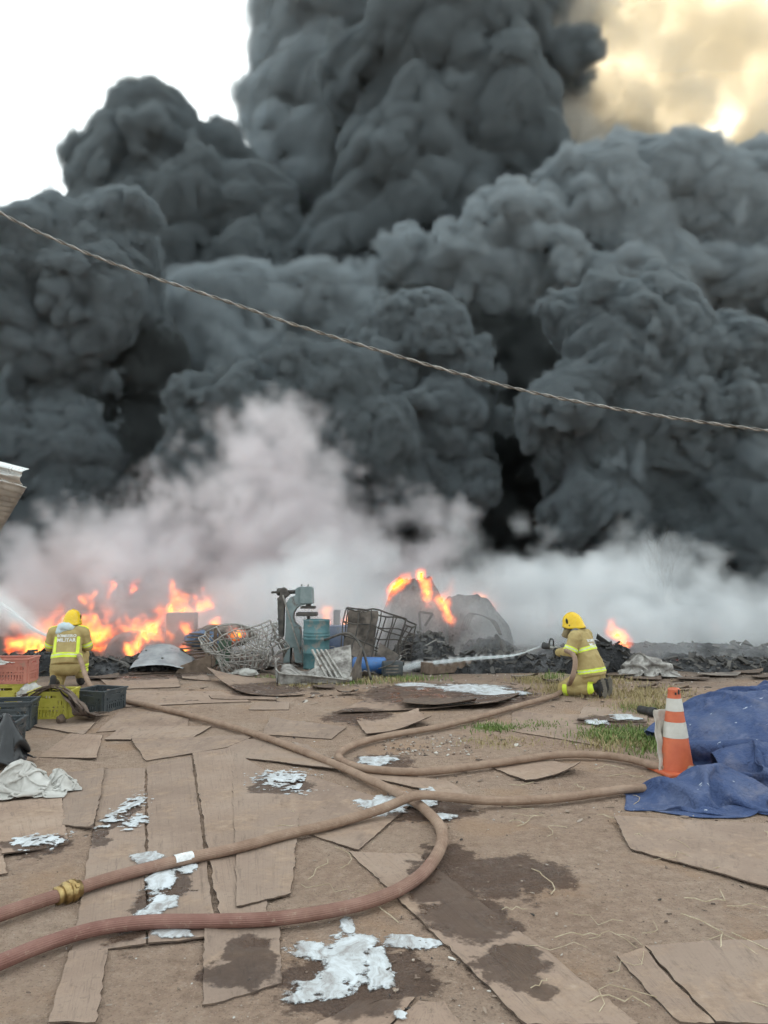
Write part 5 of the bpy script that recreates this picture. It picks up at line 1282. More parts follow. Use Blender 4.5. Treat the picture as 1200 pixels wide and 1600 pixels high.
def gn_cloud(name, spheres, res, mat, core_mat=None, warp=(1.0, 0.12), bumps=((1.2, 1.2, 0.25),), fine=(1.0, 0.4),
             edge=0.6, blend=0.8, seed=0.0, pad=1.5, core=0.35, zfloor=None, curl=0.55, bias=0.55):
    """spheres: (centre, radius) in metres; bumps: (cell size m, height m, smoothness)."""
    P = np.array([s[0] for s in spheres]); Rr = np.array([s[1] for s in spheres])
    lo = (P - Rr[:, None]).min(0) - pad
    hi = (P + Rr[:, None]).max(0) + pad
    if zfloor is not None: lo[2] = zfloor
    ng = bpy.data.node_groups.new(name, 'GeometryNodeTree')
    ng.interface.new_socket('Geometry', in_out='OUTPUT', socket_type='NodeSocketGeometry')
    ng.interface.new_socket('Geometry', in_out='INPUT', socket_type='NodeSocketGeometry')
    n, l = ng.nodes, ng.links
    def math_(op, a, b=None, c=None):
        x = n.new('ShaderNodeMath'); x.operation = op
        for i, v in enumerate((a, b, c)):
            if v is None: continue
            if isinstance(v, (int, float)): x.inputs[i].default_value = v
            else: l.new(v, x.inputs[i])
        return x.outputs[0]
    def vmath(op, a, b=None, s=None):
        x = n.new('ShaderNodeVectorMath'); x.operation = op
        for i, v in enumerate((a, b)):
            if v is None: continue
            if isinstance(v, (tuple, list)): x.inputs[i].default_value = v
            else: l.new(v, x.inputs[i])
        if s is not None: x.inputs['Scale'].default_value = s
        return x.outputs['Value'] if op in ('DISTANCE', 'LENGTH') else x.outputs['Vector']
    pos = n.new('GeometryNodeInputPosition').outputs[0]
    base = vmath('ADD', pos, (seed * 17.3, seed * 7.1, seed * 3.7))
    # domain warp
    wz = n.new('ShaderNodeTexNoise'); wz.noise_dimensions = '3D'
    wz.inputs['Scale'].default_value = warp[1]; wz.inputs['Detail'].default_value = 2
    l.new(base, wz.inputs['Vector'])
    off = vmath('SCALE', vmath('SUBTRACT', wz.outputs['Color'], (0.5, 0.5, 0.5)), s=2 * warp[0])
    p = vmath('ADD', pos, off)
    d = None
    for c, r in spheres:
        k = math_('SUBTRACT', vmath('DISTANCE', p, tuple(c)), float(r))
        d = k if d is None else math_('SMOOTH_MIN', d, k, blend)
    # billows: rounded bumps with sharp creases between them
    w2 = n.new('ShaderNodeTexNoise'); w2.noise_dimensions = '3D'
    w2.inputs['Scale'].default_value = 1.1 / bumps[0][0]; w2.inputs['Detail'].default_value = 3; w2.inputs['Roughness'].default_value = .55
    l.new(base, w2.inputs['Vector'])
    off2 = vmath('SCALE', vmath('SUBTRACT', w2.outputs['Color'], (0.5, 0.5, 0.5)), s=1.1 * bumps[0][0] * curl)
    bw = vmath('ADD', vmath('ADD', base, vmath('SCALE', off, s=0.6)), off2)
    for cell, h, sm in bumps:
        vn = n.new('ShaderNodeTexVoronoi'); vn.voronoi_dimensions = '3D'
        vn.feature = 'SMOOTH_F1' if sm > 0 else 'F1'
        vn.inputs['Scale'].default_value = 1.0 / cell
        vn.inputs['Randomness'].default_value = 1.0
        if sm > 0: vn.inputs['Smoothness'].default_value = sm
        l.new(bw, vn.inputs['Vector'])
        v = vn.outputs['Distance']
        # sphere profile: sqrt(1 - F1^2)-like
        q = math_('SUBTRACT', bias, math_('MULTIPLY', math_('MULTIPLY', v, v), 1.0))
        d = math_('SUBTRACT', d, math_('MULTIPLY', q, h))
    if fine[1] > 0:
        fz = n.new('ShaderNodeTexNoise'); fz.noise_dimensions = '3D'
        fz.inputs['Scale'].default_value = fine[0]; fz.inputs['Detail'].default_value = 3
        l.new(base, fz.inputs['Vector'])
        f = math_('ABSOLUTE', math_('SUBTRACT', fz.outputs[0], 0.5))
        d = math_('SUBTRACT', d, math_('MULTIPLY', f, fine[1] * 2))
    dens = math_('MULTIPLY', d, -1.0 / edge)
    cl = n.new('ShaderNodeClamp'); l.new(dens, cl.inputs[0])
    vc = n.new('GeometryNodeVolumeCube')
    l.new(cl.outputs[0], vc.inputs['Density'])
    vc.inputs['Min'].default_value = tuple(lo); vc.inputs['Max'].default_value = tuple(hi)
    dims = hi - lo
    for i, ax in enumerate('XYZ'):
        vc.inputs['Resolution ' + ax].default_value = max(8, int(dims[i] / res))
    go = n.new('NodeGroupOutput')
    sm_ = n.new('GeometryNodeSetMaterial'); sm_.inputs['Material'].default_value = mat
    l.new(vc.outputs[0], sm_.inputs[0])
    last = sm_.outputs[0]
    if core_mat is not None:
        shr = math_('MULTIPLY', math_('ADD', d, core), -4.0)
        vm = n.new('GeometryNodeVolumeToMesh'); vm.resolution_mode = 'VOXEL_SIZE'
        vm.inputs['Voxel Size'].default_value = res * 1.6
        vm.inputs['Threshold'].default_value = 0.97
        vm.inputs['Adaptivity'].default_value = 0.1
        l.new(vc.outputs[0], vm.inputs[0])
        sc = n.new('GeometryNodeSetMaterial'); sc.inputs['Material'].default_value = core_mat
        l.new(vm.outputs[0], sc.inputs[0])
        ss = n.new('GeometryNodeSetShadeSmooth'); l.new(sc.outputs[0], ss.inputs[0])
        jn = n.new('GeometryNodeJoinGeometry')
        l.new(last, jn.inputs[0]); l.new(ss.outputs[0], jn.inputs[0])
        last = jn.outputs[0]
    l.new(last, go.inputs[0])
    me = bpy.data.meshes.new(name)
    o = bpy.data.objects.new(name, me)
    C.objects.link(o)
    me.materials.append(core_mat or mat)
    md = o.modifiers.new('cloud', 'NODES'); md.node_group = ng
    o['kind'] = 'stuff'
    print('cloud', name, 'voxels', int(np.prod(dims / res)), 'dims', dims.round(1))
    return o

def px_spheres(Y, *s):
    out = []
    for t in s:
        x, y, r = t[:3]; dy = t[3] if len(t) > 3 else 0.0
        out.append((tuple(at(x, y, Y + dy)), r * (Y + dy) / F_PX))
    return out
SM_DARK = smoke_mat('black_smoke', (0.285, 0.322, 0.342), 14.0)
SM_BLACK = smoke_mat('soot_and_shade_smoke', (0.135, 0.148, 0.15), 12.0)  # soot black, with shade between the billows also put into its colour
SM_MID = smoke_mat('dark_grey_smoke', (0.25, 0.283, 0.30), 12.0)
SM_GREY = smoke_mat('grey_smoke', (0.43, 0.478, 0.505), 9.0)
SM_WARM = smoke_mat('thin_brown_smoke', (0.97, 0.93, 0.85), 1.05, 0.6)
SM_PALE = smoke_mat('fire_tinted_pale_smoke', (0.975, 0.938, 0.952), 1.25)  # lilac-pink glow of the fires is put into the smoke colour
SM_STEAM = smoke_mat('bluish_steam', (0.955, 0.97, 0.98), 1.25)
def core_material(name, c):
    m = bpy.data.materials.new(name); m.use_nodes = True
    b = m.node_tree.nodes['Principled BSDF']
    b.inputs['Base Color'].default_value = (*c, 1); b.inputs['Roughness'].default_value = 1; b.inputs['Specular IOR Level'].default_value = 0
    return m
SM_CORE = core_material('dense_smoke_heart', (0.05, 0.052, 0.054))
B_BIG = ((4.2, 2.8, 0), (1.9, 1.35, 0), (0.9, 0.65, 0), (.45, .28, 0))
B_MID = ((3.0, 2.0, 0), (1.35, 1.0, 0), (0.6, 0.48, 0), (.3, .2, 0))
B_FINE = ((2.2, 1.5, 0), (1.0, 0.8, 0), (0.45, 0.4, 0), (.23, .18, 0))
def smoke(name, label, sp, res, mat, seed, bumps, edge, warp, core=True, fine=(2.2, 0.32), **k):
    o = gn_cloud(name, sp, res, mat, SM_CORE if core else None, warp=warp, bumps=bumps, fine=fine, edge=edge, seed=seed, **k)
    o['label'] = label; o['category'] = 'smoke'
    return o
S = px_spheres
smoke('smoke_plume', 'crisp dark cauliflower smoke column behind the kneeling firefighter with the nozzle',
      S(25, (960, 540, 105), (1000, 500, 75), (1090, 570, 85), (900, 650, 85, -.5), (1000, 660, 115), (1110, 680, 100), (950, 765, 95), (1050, 790, 90), (1000, 860, 70, 1)),
      0.088, SM_DARK, 1, B_FINE, .22, (0.8, .16), bias=.36)
smoke('smoke_plume', 'dark smoke rising behind the blue tarpaulin and cone',
      S(24.5, (1190, 690, 80, 1), (1200, 800, 85), (1160, 860, 70), (1230, 920, 90)),
      0.12, SM_DARK, 2, B_MID, .35, (0.8, .16), bias=.36)
smoke('smoke_plume', 'rounded grey smoke billow standing above the burning mound',
      S(27, (680, 555, 85), (620, 545, 60), (705, 630, 80), (640, 650, 95), (600, 720, 90), (690, 730, 80)),
      0.088, SM_DARK, 3, B_FINE, .25, (0.9, .15), bias=.36)
smoke('smoke_plume', 'low dark arching smoke roll just above the pale smoke bank',
      S(25.5, (320, 670, 50), (400, 645, 55), (480, 635, 60), (560, 640, 70), (585, 700, 80), (520, 740, 75), (300, 720, 50), (420, 720, 60)),
      0.09, SM_MID, 4, B_FINE, .25, (0.7, .18), bias=.36)
smoke('smoke_plume', 'left dark smoke column behind the corrugated roof edge',
      S(27, (90, 412, 112), (190, 395, 50), (-20, 475, 128), (60, 560, 120), (30, 680, 120), (110, 690, 70), (160, 470, 80), (20, 810, 110), (110, 800, 80)),
      0.10, SM_DARK, 5, B_MID, .3, (1.0, .14), bias=.36)
smoke('smoke_plume', 'dark smoke filling the gap beside the left column',
      S(30, (215, 590, 75), (180, 660, 80), (250, 660, 70), (200, 760, 80)),
      0.17, SM_BLACK, 6, B_MID, .7, (0.9, .14))
smoke('smoke_plume', 'pale grey smoke billow crossing behind the middle of the sagging cable',
      S(32, (420, 500, 85), (330, 530, 90), (500, 500, 75), (400, 580, 100), (560, 520, 80), (280, 560, 60)),
      0.17, SM_GREY, 7, B_MID, .8, (1.0, .13), bias=.38)
smoke('smoke_plume', 'tall dark mushroom of smoke standing against the bare sky',
      S(37, (250, 245, 95), (160, 275, 52), (320, 225, 58), (335, 340, 100), (190, 350, 85), (300, 440, 110), (125, 320, 36), (400, 420, 85)),
      0.19, SM_MID, 8, B_BIG, .6, (1.3, .10), bias=.38)
smoke('smoke_plume', 'high soft grey smoke curtain beside the bare sky',
      S(42, (475, 140, 78), (515, 40, 108), (470, 270, 84), (570, 180, 100), (500, 350, 90), (610, -60, 150), (460, 60, 40)),
      0.22, SM_GREY, 9, B_BIG, 1.6, (1.5, .09), bias=.38)
smoke('smoke_plume', 'great dark swirling smoke mass overhead in the centre of the plume',
      S(37, (650, 110, 110), (640, 290, 110), (720, 50, 120), (760, 200, 115), (720, 330, 100), (800, 20, 80), (600, 390, 90), (560, 420, 70), (790, -90, 100), (830, 290, 80), (845, 110, 70), (740, -80, 140)),
      0.2, SM_MID, 10, B_BIG, .8, (1.4, .10), bias=.38)
smoke('smoke_plume', 'broad lighter grey smoke shelf leaning below the sunlit patch',
      S(32, (900, 318, 80), (830, 395, 88), (1000, 328, 98), (1110, 318, 88), (1190, 328, 90), (740, 430, 85), (660, 430, 70), (1010, 430, 95), (1130, 420, 90), (1240, 420, 100), (900, 460, 80)),
      0.17, SM_GREY, 11, B_MID, .4, (1.2, .12), bias=.38)
smoke('smoke_plume', 'cream sunlit smoke billow glowing where the sun comes through',
      S(40, (1040, 110, 62), (970, 160, 52), (1000, 225, 55), (1090, 80, 50), (1070, 190, 55), (1190, 160, 45), (1180, 230, 50), (940, 230, 45), (1010, 60, 50), (1150, 30, 70), (1080, -10, 70), (990, 0, 60), (930, 90, 60), (1200, 80, 60), (920, 180, 45), (1120, 130, 50)),
      0.2, SM_WARM, 12, B_MID, 0.35, (1.2, .12), core=False, bias=.45)
SM_HALF = smoke_mat('thinning_grey_smoke', (0.80, 0.78, 0.74), 1.1, 0.4)
smoke('smoke_plume', 'thinning grey smoke fraying between the dark mass and the sunlit billow',
      S(38.5, (880, 70, 45), (870, 160, 45), (880, 230, 45), (930, 290, 45), (960, 250, 35), (860, -20, 50), (1010, 285, 35), (900, 20, 40)),
      0.19, SM_HALF, 21, B_MID, .8, (1.2, .12), core=False)
smoke('smoke_plume', 'dark brown smoke wall deep behind the burning mound',
      S(33, (700, 560, 90), (760, 700, 110), (620, 820, 110), (780, 820, 100), (860, 760, 90), (850, 560, 70), (700, 900, 100), (480, 800, 110), (920, 860, 80)),
      0.2, SM_BLACK, 13, B_MID, .8, (1.0, .13))
smoke('smoke_plume', 'farthest dark smoke bank closing the yard from end to end',
      S(46, (100, 600, 180), (300, 700, 180), (520, 640, 200), (760, 480, 200), (1000, 560, 210), (1200, 560, 190), (1240, 760, 200), (100, 850, 170), (400, 880, 170), (680, 800, 180), (880, 850, 120), (500, 420, 140), (1180, 340, 100), (940, 400, 130), (660, 200, 170)),
      0.30, SM_BLACK, 14, B_BIG, 1.2, (1.6, .09))
PB = ((2.0, 1.4, 0), (0.9, .95, 0), (.4, .5, 0))
smoke('pale_smoke', 'pale smoke bank with fire glow in its lilac colour, climbing over the flames left of the press',
      S(22.5, (440, 700, 22), (420, 735, 32), (390, 775, 40), (330, 800, 40), (465, 790, 36), (215, 835, 32), (120, 875, 30), (60, 905, 28), (420, 850, 55), (310, 865, 48), (190, 890, 42), (500, 870, 42), (470, 930, 50), (570, 930, 40), (370, 940, 48), (620, 895, 26), (560, 885, 25), (660, 850, 15)),
      0.13, SM_PALE, 15, PB, 0.9, (1.5, .35), core=False, fine=(1.5, 1.3))
smoke('pale_smoke', 'low bluish steam bank behind the kneeling firefighter with the nozzle',
      S(20.0, (780, 935, 26), (840, 915, 24), (935, 895, 26), (890, 945, 36), (840, 985, 36), (985, 945, 32), (960, 995, 40), (1060, 985, 36), (1130, 995, 34), (1190, 990, 36), (1060, 1020, 40), (760, 985, 34), (720, 940, 22), (1250, 1000, 44), (1150, 1030, 40), (1220, 1035, 40), (860, 1025, 36), (960, 1035, 36)),
      0.13, SM_STEAM, 16, PB, 0.8, (1.4, .4), core=False, fine=(1.5, 1.3))
smoke('pale_smoke', 'white steam billowing right behind the press and drum',
      S(18.6, (400, 965, 34), (470, 950, 36), (540, 955, 36), (590, 980, 30), (350, 990, 30), (440, 1005, 34), (520, 1010, 34), (590, 1020, 30), (500, 915, 24)),
      0.12, SM_STEAM, 19, ((1.6, 1.0, 0), (.7, .65, 0), (.35, .35, 0)), 0.8, (1.2, .4), core=False, fine=(1.6, 1.0))
SM_VEIL = smoke_mat('fire_tinted_thin_smoke', (0.93, 0.84, 0.84), 0.5)  # pink firelight is put into the colour of this thin smoke
SM_THIN = smoke_mat('thin_blue_smoke', (0.95, 0.965, 0.98), 0.42)
smoke('pale_smoke', 'thin bluish smoke drifting round the ash mounds and tank cage',
      S(16.4, (560, 960, 40), (610, 985, 35), (690, 985, 40), (770, 990, 40), (840, 1000, 35), (650, 1010, 35), (740, 1015, 30), (430, 960, 45), (500, 940, 40), (640, 945, 34), (725, 950, 40), (690, 960, 34)),
      0.12, SM_THIN, 17, ((1.2, .8, 0), (.5, .4, 0)), 0.8, (0.9, .5), core=False, fine=(1.6, 0.6))
smoke('pale_smoke', 'thin bluish smoke trailing low over the rubble behind the tarpaulin',
      S(15.6, (950, 990, 30), (1010, 1000, 30), (1080, 1010, 30), (1150, 1012, 30), (1220, 1012, 30), (900, 985, 30)),
      0.12, SM_THIN, 18, ((1.2, .8, 0), (.5, .4, 0)), 0.8, (0.9, .5), core=False, fine=(1.6, 0.6))
smoke('pale_smoke', 'thin smoke with fire glow in its pink colour, veiling the flames behind the crates',
      S(15.9, (30, 960, 40), (110, 950, 40), (190, 940, 40), (260, 930, 35), (330, 950, 40), (220, 985, 30), (150, 905, 35), (60, 915, 35), (300, 985, 30)),
      0.12, SM_VEIL, 20, ((1.2, .9, 0), (.5, .5, 0)), 0.8, (1.0, .5), core=False, fine=(1.6, 0.7))
# ------------------------------------------------------------------ fire
def flame_mat(name, strength):
    m = bpy.data.materials.new(name); m.use_nodes = True; n, l = m.node_tree.nodes, m.node_tree.links; n.clear()
    o = n.new('ShaderNodeOutputMaterial'); v = n.new('ShaderNodeVolumePrincipled')
    at_ = n.new('ShaderNodeAttribute'); at_.attribute_name = 'density'
    rp = n.new('ShaderNodeValToRGB'); l.new(at_.outputs['Fac'], rp.inputs[0]); e = rp.color_ramp.elements
    e[0].position = .05; e[0].color = (1, .06, .006, 1); e[1].position = .95; e[1].color = (1, .40, .04, 1); k = e.new(.45); k.color = (1, .16, .012, 1)
    v.inputs['Density'].default_value = .25; v.inputs['Color'].default_value = (.3, .2, .15, 1)
    mt = n.new('ShaderNodeMath'); mt.operation = 'MULTIPLY'; mt.inputs[1].default_value = strength; l.new(at_.outputs['Fac'], mt.inputs[0])
    l.new(rp.outputs[0], v.inputs['Emission Color']); l.new(mt.outputs[0], v.inputs['Emission Strength']); l.new(v.outputs[0], o.inputs['Volume'])
    return m
M_FLAME = flame_mat('flame', 4.5)
def flame_core_mat():
    m = bpy.data.materials.new('flame_heart'); m.use_nodes = True; n, l = m.node_tree.nodes, m.node_tree.links; n.clear()
    t = NT.__new__(NT); t.t = m.node_tree; t.n, t.l = n, l
    o = n.new('ShaderNodeOutputMaterial'); e = n.new('ShaderNodeEmission')
    c = t.ramp(t.noise(t.pos(), 7, 5, .65), [(.34, (1, .07, .004)), (.5, (1, .19, .010)), (.64, (1, .42, .045))])
    l.new(c, e.inputs[0]); e.inputs[1].default_value = 1.5; l.new(e.outputs[0], o.inputs[0]); return m
M_FHEART = flame_core_mat()
def tongues(Y, items):
    """items: (x, y base, width px, height px, lean px) flame tongues in photo pixels"""
    out = []
    for x, y, w, h, lean in items:
        n = max(3, int(h / max(w, 1) * 2.2))
        for k in range(n):
            s = k / (n - 1); r = w / 2 * (1 - .85 * s) * .62 ; out.append((tuple(at(x + lean * s * s, y - h * s, Y)), max(r, 1.2) * Y / F_PX))
    return out
def fire(label, Y, items, res, seed, amp=.22, edge=.10):
    o = gn_cloud('fire', tongues(Y, items), res, M_FLAME, M_FHEART, warp=(amp * 1.25, 2.2), bumps=((.30, .15, 0), (.12, .08, 0)), fine=(7, .12), edge=edge, blend=.1, seed=seed, pad=.35)
    del o['kind']; return tag(o, label, 'fire', kind='stuff')
fire('long low flames burning along the debris behind the salmon crate', 16.2, [(22, 1014, 12, 10, 3), (38, 1014, 16, 20, 4), (52, 1014, 14, 14, 5), (66, 1012, 18, 20, -3), (84, 1008, 22, 28, 5), (98, 1002, 20, 30, 6), (90, 985, 16, 22, 8), (76, 980, 12, 14, 4), (60, 996, 8, 22, 2)], .035, 31)
fire('bright flames burning beside the helmet of the firefighter by the crates', 16.8, [(142, 992, 16, 26, 6), (150, 985, 12, 22, -4), (160, 992, 14, 24, 5), (176, 992, 14, 18, 6), (190, 992, 16, 22, 8), (206, 990, 18, 22, 10), (225, 992, 22, 24, 8), (238, 988, 14, 22, 12), (155, 1012, 20, 12, 12), (140, 1010, 12, 10, 6), (128, 986, 14, 10, 10), (245, 970, 5, 10, 6)], .035, 32)
fire('ragged low fire line along the burning debris between crates and wall', 17.4, [(x_, 1006 - 10 * ((x_ * 7) % 13) / 13 - (8 if x_ > 120 else 0), 9 + (x_ * 5) % 7, 10 + (x_ * 11) % 17, (x_ * 3) % 11 - 3) for x_ in range(16, 262, 7)], .04, 37)
fire('large flames leaping over the scorched wall', 18.2, [(270, 958, 16, 38, 3), (282, 958, 20, 30, 6), (296, 954, 20, 22, 8), (312, 948, 18, 20, 8), (326, 944, 14, 26, -6), (276, 940, 10, 26, -4)], .04, 33)
fire('separate licks of flame hanging in the pink smoke', 18.6, [(135, 940, 12, 8, 8), (128, 938, 8, 6, 4), (212, 920, 14, 14, 4), (172, 922, 8, 10, 2)], .04, 34)
fire('small flames under the buckled metal sheet', 15.4, [(206, 1019, 12, 14, 4), (216, 1014, 12, 14, 5), (280, 1018, 18, 8, 4), (292, 1017, 12, 6, 4), (288, 984, 16, 12, 2), (337, 980, 12, 10, 4)], .035, 35)
fire('flames on the pallet slats beside the cage', 15.2, [(376, 996, 10, 8, 4), (366, 994, 8, 6, -2)], .03, 36)
def ridge(label, Y, pts, w, res, seed):
    items = []
    for (x0, y0), (x1, y1) in zip(pts[:-1], pts[1:]):
        n = max(2, int(math.hypot(x1 - x0, y1 - y0) / (w * .45)))
        for k in range(n): s = k / n; items.append((x0 + (x1 - x0) * s, y0 + (y1 - y0) * s, w * random.uniform(.7, 1.2), w * random.uniform(.6, 1.5), random.uniform(-2, 3)))
    return fire(label, Y, items, res, seed, .12, .10)
ridge('flames licking down the left shoulder of the tall ash mound', 17.0, [(608, 942), (613, 925), (624, 914), (640, 908)], 9, .03, 41)
ridge('tall yellow flame streaming down the ridge of the ash mound', 16.9, [(658, 906), (668, 925), (672, 945)], 13, .03, 42)
ridge('orange flames running down between the two ash mounds', 17.2, [(684, 935), (696, 948), (703, 968), (706, 975)], 9, .03, 43)
ridge('faint flames at the far shoulder of the broad ash mound', 18.9, [(745, 938), (760, 945), (768, 958)], 8, .035, 44)
fire('flames behind the kneeling firefighter with the nozzle', 16.5, [(962, 992, 14, 14, -4), (970, 1002, 16, 18, -6), (978, 1006, 10, 14, -4)], .035, 45)
fire('small ground flame near the smoking block', 15.0, [(1060, 1054, 12, 10, -2), (1082, 1051, 14, 4, 4)], .03, 46)
fire('fire glowing between the drum and the tilted cage', 17.4, [(508, 975, 20, 20, 3), (538, 980, 18, 18, 4)], .035, 47)

fire('fire glowing deep inside the pink smoke behind the crates', 23.8, [(10, 955, 26, 16, 6), (90, 960, 26, 14, 6), (170, 955, 26, 16, 4), (250, 955, 30, 20, 4), (330, 950, 26, 20, 4), (400, 950, 26, 16, 4)], .08, 51, .3, .3)
fire('fire glowing inside the smoke behind the ash mounds', 23.4, [(640, 930, 30, 24, 6), (700, 930, 30, 24, 6), (770, 955, 26, 16, 6), (860, 970, 24, 14, 4), (980, 985, 20, 14, 0), (1120, 985, 20, 12, 0)], .08, 52, .3, .3)

# ------------------------------------------------------------------ water jets
def water_mat():
    m = bpy.data.materials.new('spray_water'); t = NT(m); t.b.inputs['Base Color'].default_value = (.85, .9, .92, 1); t.b.inputs['Roughness'].default_value = .35
    tr2 = t.n.new('ShaderNodeBsdfTransparent'); mx_ = t.n.new('ShaderNodeMixShader'); mx_.inputs[0].default_value = .5
    t.l.new(tr2.outputs[0], mx_.inputs[1]); t.l.new(t.b.outputs[0], mx_.inputs[2]); t.l.new(mx_.outputs[0], t.o.inputs[0]); return m
M_WATER = water_mat()
def jet(label, pts, r0, r1, n, seed, rs=(.003, .007)):
    rr = random.Random(seed); c = spline([tuple(p) for p in pts], 10); k = len(c); mb = MB()
    for _ in range(n):
        a, q = rr.uniform(0, 2 * math.pi), math.sqrt(rr.random()); i0 = rr.randint(0, int(k * .75)); i1 = min(k - 1, i0 + rr.randint(int(k * .12), int(k * .35)))
        ps = []
        for i in range(i0, i1 + 1):
            s = i / (k - 1); R_ = (r0 + (r1 - r0) * s ** 1.3) * q
            ps.append((c[i][0] + rr.uniform(-.004, .004), c[i][1] + math.cos(a) * R_, c[i][2] + math.sin(a) * R_))
        if len(ps) > 2: mb.tube(ps, [rs[0] + (rs[1] - rs[0]) * i / (k - 1) for i in range(i0, i1 + 1)], 4)
    for _ in range(n * 3):
        s = rr.random() ** .6; i = int(s * (k - 1)); R_ = (r0 + (r1 - r0) * s) * rr.gauss(0, .75); a = rr.uniform(0, 6.28); e = rr.uniform(.003, .008)
        p = Vector(c[i]) + Vector((0, math.cos(a) * R_, math.sin(a) * R_)); mb.box(p, (e * 2, e, e))
    o = mb.build('water_jet', M_WATER); return tag(o, label, 'water', kind='stuff')
M_MIST = smoke_mat('water_mist', (0.985, 0.99, 0.995), 9.0)
M_MIST2 = smoke_mat('fine_water_mist', (0.985, 0.99, 0.995), 3.2)
def mist(parent, pts, r0, r1, res, mat, seed, edge):
    c = spline([tuple(p) for p in pts], 6); sp_ = [(tuple(q), r0 + (r1 - r0) * (i / (len(c) - 1)) ** 1.2) for i, q in enumerate(c)]
    o = gn_cloud('spray_mist', sp_, res, mat, None, warp=(.04, 2.5), bumps=((.22, r1 * .5, 0),), fine=(9, r1 * .8), edge=edge, blend=.08, seed=seed, pad=.12)
    o.parent = parent
p1 = [n_b, at(800, 1024, 12.2), at(730, 1030, 13.2), at(660, 1038, 14.2), Vector((gp(622, 1047).x, gp(622, 1047).y, .02))]
p2 = [nL, at(62, 988, 12.8), at(30, 966, 13.2), at(0, 948, 13.6), at(-60, 915, 14.2), at(-140, 880, 15)]
mist(jet('white water jet shooting low from the nozzle towards the charred heap', p1, .012, .05, 70, 4, (.002, .004)), p1, .014, .085, .028, M_MIST, 61, .05)
mist(jet('wide white water spray rising past the firefighter by the crates', p2, .02, .16, 90, 6, (.002, .003)), p2, .05, .34, .04, M_MIST2, 62, .2)

# ------------------------------------------------------------------ small stuff on the ground
rr = random.Random(77)
def scatter(n, region, fn):
    for _ in range(n):
        x0, y0, x1, y1 = region; v = gp(rr.uniform(x0, x1), rr.uniform(y0, y1)); fn(v.x, v.y)
def pebble(mb, x, y, r):
    z = gz(x, y) + r * .35; q = [(1, 0, 0), (-1, 0, 0), (0, 1, 0), (0, -1, 0), (0, 0, .7), (0, 0, -.7)]; a = rr.uniform(0, 6.28); c_, s_ = math.cos(a), math.sin(a)
    vs = []
    for p in q:
        k = r * rr.uniform(.6, 1.35); vs.append((x + (p[0] * c_ - p[1] * s_) * k, y + (p[0] * s_ + p[1] * c_) * k, z + p[2] * k))
    mb.add(vs, [(0, 2, 4), (2, 1, 4), (1, 3, 4), (3, 0, 4), (2, 0, 5), (1, 2, 5), (3, 1, 5), (0, 3, 5)])
pm = MB()
for n, reg, r0, r1 in ((500, (700, 1290, 1230, 1600), .002, .007), (260, (600, 1150, 740, 1180), .008, .022), (500, (400, 1085, 1200, 1290), .004, .014), (500, (-20, 1120, 700, 1600), .002, .007), (500, (400, 1045, 1200, 1090), .008, .028)):
    scatter(n, reg, lambda x, y: pebble(pm, x, y, rr.uniform(r0, r1) * rr.uniform(.5, 1.2)))
M_PEB = bpy.data.materials.new('mixed_gravel'); t_ = NT(M_PEB)
wn_ = t_.n.new('ShaderNodeTexWhiteNoise'); isl = t_.n.new('ShaderNodeNewGeometry'); wn_.noise_dimensions = '1D'; t_.l.new(isl.outputs['Random Per Island'], wn_.inputs['W'])
t_.put(t_.b.inputs['Base Color'], t_.ramp(wn_.outputs['Value'], [(.0, (.10, .07, .055)), (.4, (.24, .17, .13)), (.75, (.36, .30, .25)), (1, (.55, .52, .48))])); t_.b.inputs['Roughness'].default_value = .9
tag(pm.build('gravel', M_PEB), 'loose gravel and crumbs strewn over the dirt yard', 'gravel', kind='stuff')
cm = MB()
def chip(x, y, L_, w):
    a = rr.uniform(0, 6.28); M = Matrix.Rotation(a, 3, 'Z') @ Matrix.Rotation(rr.uniform(-.25, .25), 3, 'X') @ Matrix.Rotation(rr.uniform(-.2, .2), 3, 'Y')
    h_ = rr.uniform(.0015, .005); pl_ = [(math.cos(q_) * L_ / 2 * rr.uniform(.55, 1.1), math.sin(q_) * w / 2 * rr.uniform(.5, 1.2)) for q_ in (.3, 1.3, 2.6, 3.6, 4.7, 5.6)]
    cm.prism(pl_, h_, lambda a_, b_, c_: Vector((x, y, gz(x, y) + .008)) + M @ Vector((a_, b_, c_)))
for n, reg, a, b in ((110, (620, 1290, 1230, 1600), .006, .04), (120, (400, 1090, 1200, 1290), .03, .12), (60, (0, 1150, 500, 1600), .006, .04), (320, (200, 1040, 1200, 1100), .04, .25), (60, (600, 1470, 760, 1600), .01, .06)):
    scatter(n, reg, lambda x, y: chip(x, y, rr.uniform(a, b), rr.uniform(a, b) * rr.uniform(.15, .6)))
M_CHIP = bpy.data.materials.new('mixed_debris'); t_ = NT(M_CHIP)
wn_ = t_.n.new('ShaderNodeTexWhiteNoise'); isl = t_.n.new('ShaderNodeNewGeometry'); wn_.noise_dimensions = '1D'; t_.l.new(isl.outputs['Random Per Island'], wn_.inputs['W'])
t_.put(t_.b.inputs['Base Color'], t_.ramp(wn_.outputs['Value'], [(.0, (.035, .03, .027)), (.35, (.13, .09, .07)), (.7, (.27, .2, .15)), (.93, (.36, .30, .25)), (1, (.62, .6, .56))])); t_.b.inputs['Roughness'].default_value = .9
tag(cm.build('debris', M_CHIP), 'splinters and flat chips strewn over the dirt yard', 'debris', kind='stuff')
sm_ = MB()
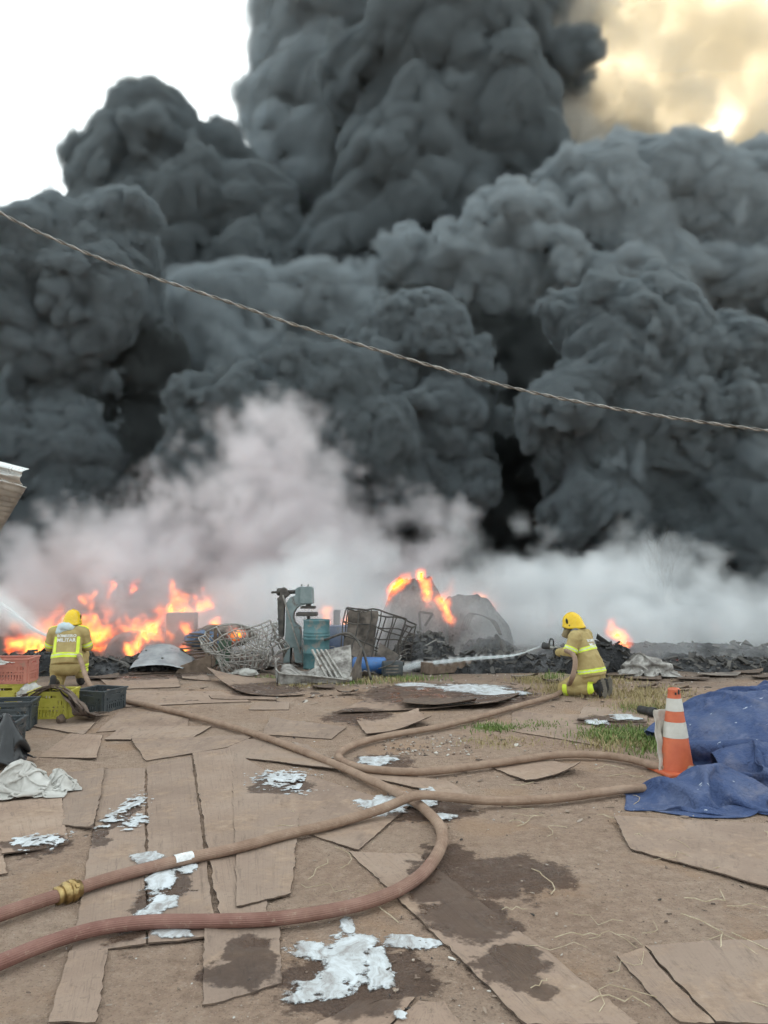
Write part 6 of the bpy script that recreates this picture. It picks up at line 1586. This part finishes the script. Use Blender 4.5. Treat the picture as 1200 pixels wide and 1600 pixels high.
for k in range(46):
    reg = rr.choice(((960, 1310, 1200, 1500), (780, 1180, 1000, 1300), (700, 1300, 1100, 1500), (820, 1400, 1200, 1590), (400, 1270, 560, 1440), (700, 1180, 1000, 1300)))
    v = gp(rr.uniform(reg[0], reg[2]), rr.uniform(reg[1], reg[3])); a = rr.uniform(-.6, .6); L_ = rr.uniform(.08, .35); ps = []
    for i in range(6):
        s = i / 5; x, y = v.x + math.cos(a) * L_ * s, v.y + math.sin(a) * L_ * s * 1.3; a += rr.uniform(-.5, .5); ps.append((x, y, gz(x, y) + .012 + .02 * math.sin(s * 3.1) * rr.random()))
    sm_.tube(ps, rr.uniform(.0015, .0035), 5)
tag(sm_.build('straw', pmat('pale_straw', (.36, .28, .18), (.52, .44, .32), 20, .8)), 'pale straws and twigs scattered on the soil', 'straw', kind='stuff')
def grass(patches, mat, label):
    gm_ = MB()
    for x, y, rx, ry, n, h in patches:
        for _ in range(n):
            v = gp(x + rr.gauss(0, rx * .5), y + rr.gauss(0, ry * .5)); z = gz(v.x, v.y); L_ = h * rr.uniform(.4, 1.2); a = rr.uniform(0, 6.28); ln = rr.uniform(.2, .9) * L_; w = rr.uniform(.003, .006)
            dx, dy = math.cos(a), math.sin(a); px_, py_ = -dy * w, dx * w
            gm_.add([(v.x - px_, v.y - py_, z), (v.x + px_, v.y + py_, z), (v.x + dx * ln * .4 + px_ * .8, v.y + dy * ln * .4 + py_ * .8, z + L_ * .6), (v.x + dx * ln * .4 - px_ * .8, v.y + dy * ln * .4 - py_ * .8, z + L_ * .6), (v.x + dx * ln, v.y + dy * ln, z + L_)], [(0, 1, 2, 3), (3, 2, 4)])
    return tag(gm_.build('grass', mat), label, 'grass', kind='stuff')
M_GRASS = pmat('short_green_grass', (.09, .15, .03), (.18, .25, .06), 8, .7, 0)
M_DRY = pmat('dry_grass', (.27, .22, .10), (.42, .34, .18), 8, .8, 0)
grass([(960, 1150, 60, 12, 1500, .06), (1015, 1160, 40, 20, 900, .07), (770, 1138, 40, 7, 500, .05), (1010, 1112, 45, 8, 500, .06), (640, 1062, 50, 5, 400, .07), (440, 1060, 40, 5, 250, .06), (860, 1060, 30, 8, 250, .08), (560, 1068, 40, 4, 200, .06), (840, 1135, 40, 8, 250, .04)], M_GRASS, 'short green grass growing in patches on the yard')
grass([(890, 1078, 60, 10, 1100, .10), (1000, 1085, 80, 14, 1300, .08), (960, 1160, 70, 16, 900, .06), (830, 1065, 30, 6, 400, .09), (1010, 1108, 50, 9, 700, .09), (600, 1066, 60, 5, 400, .08), (940, 1066, 60, 8, 600, .09), (480, 1072, 60, 4, 300, .06), (780, 1160, 60, 10, 300, .04)], M_DRY, 'dry yellow grass round the kneeling firefighter with the nozzle')
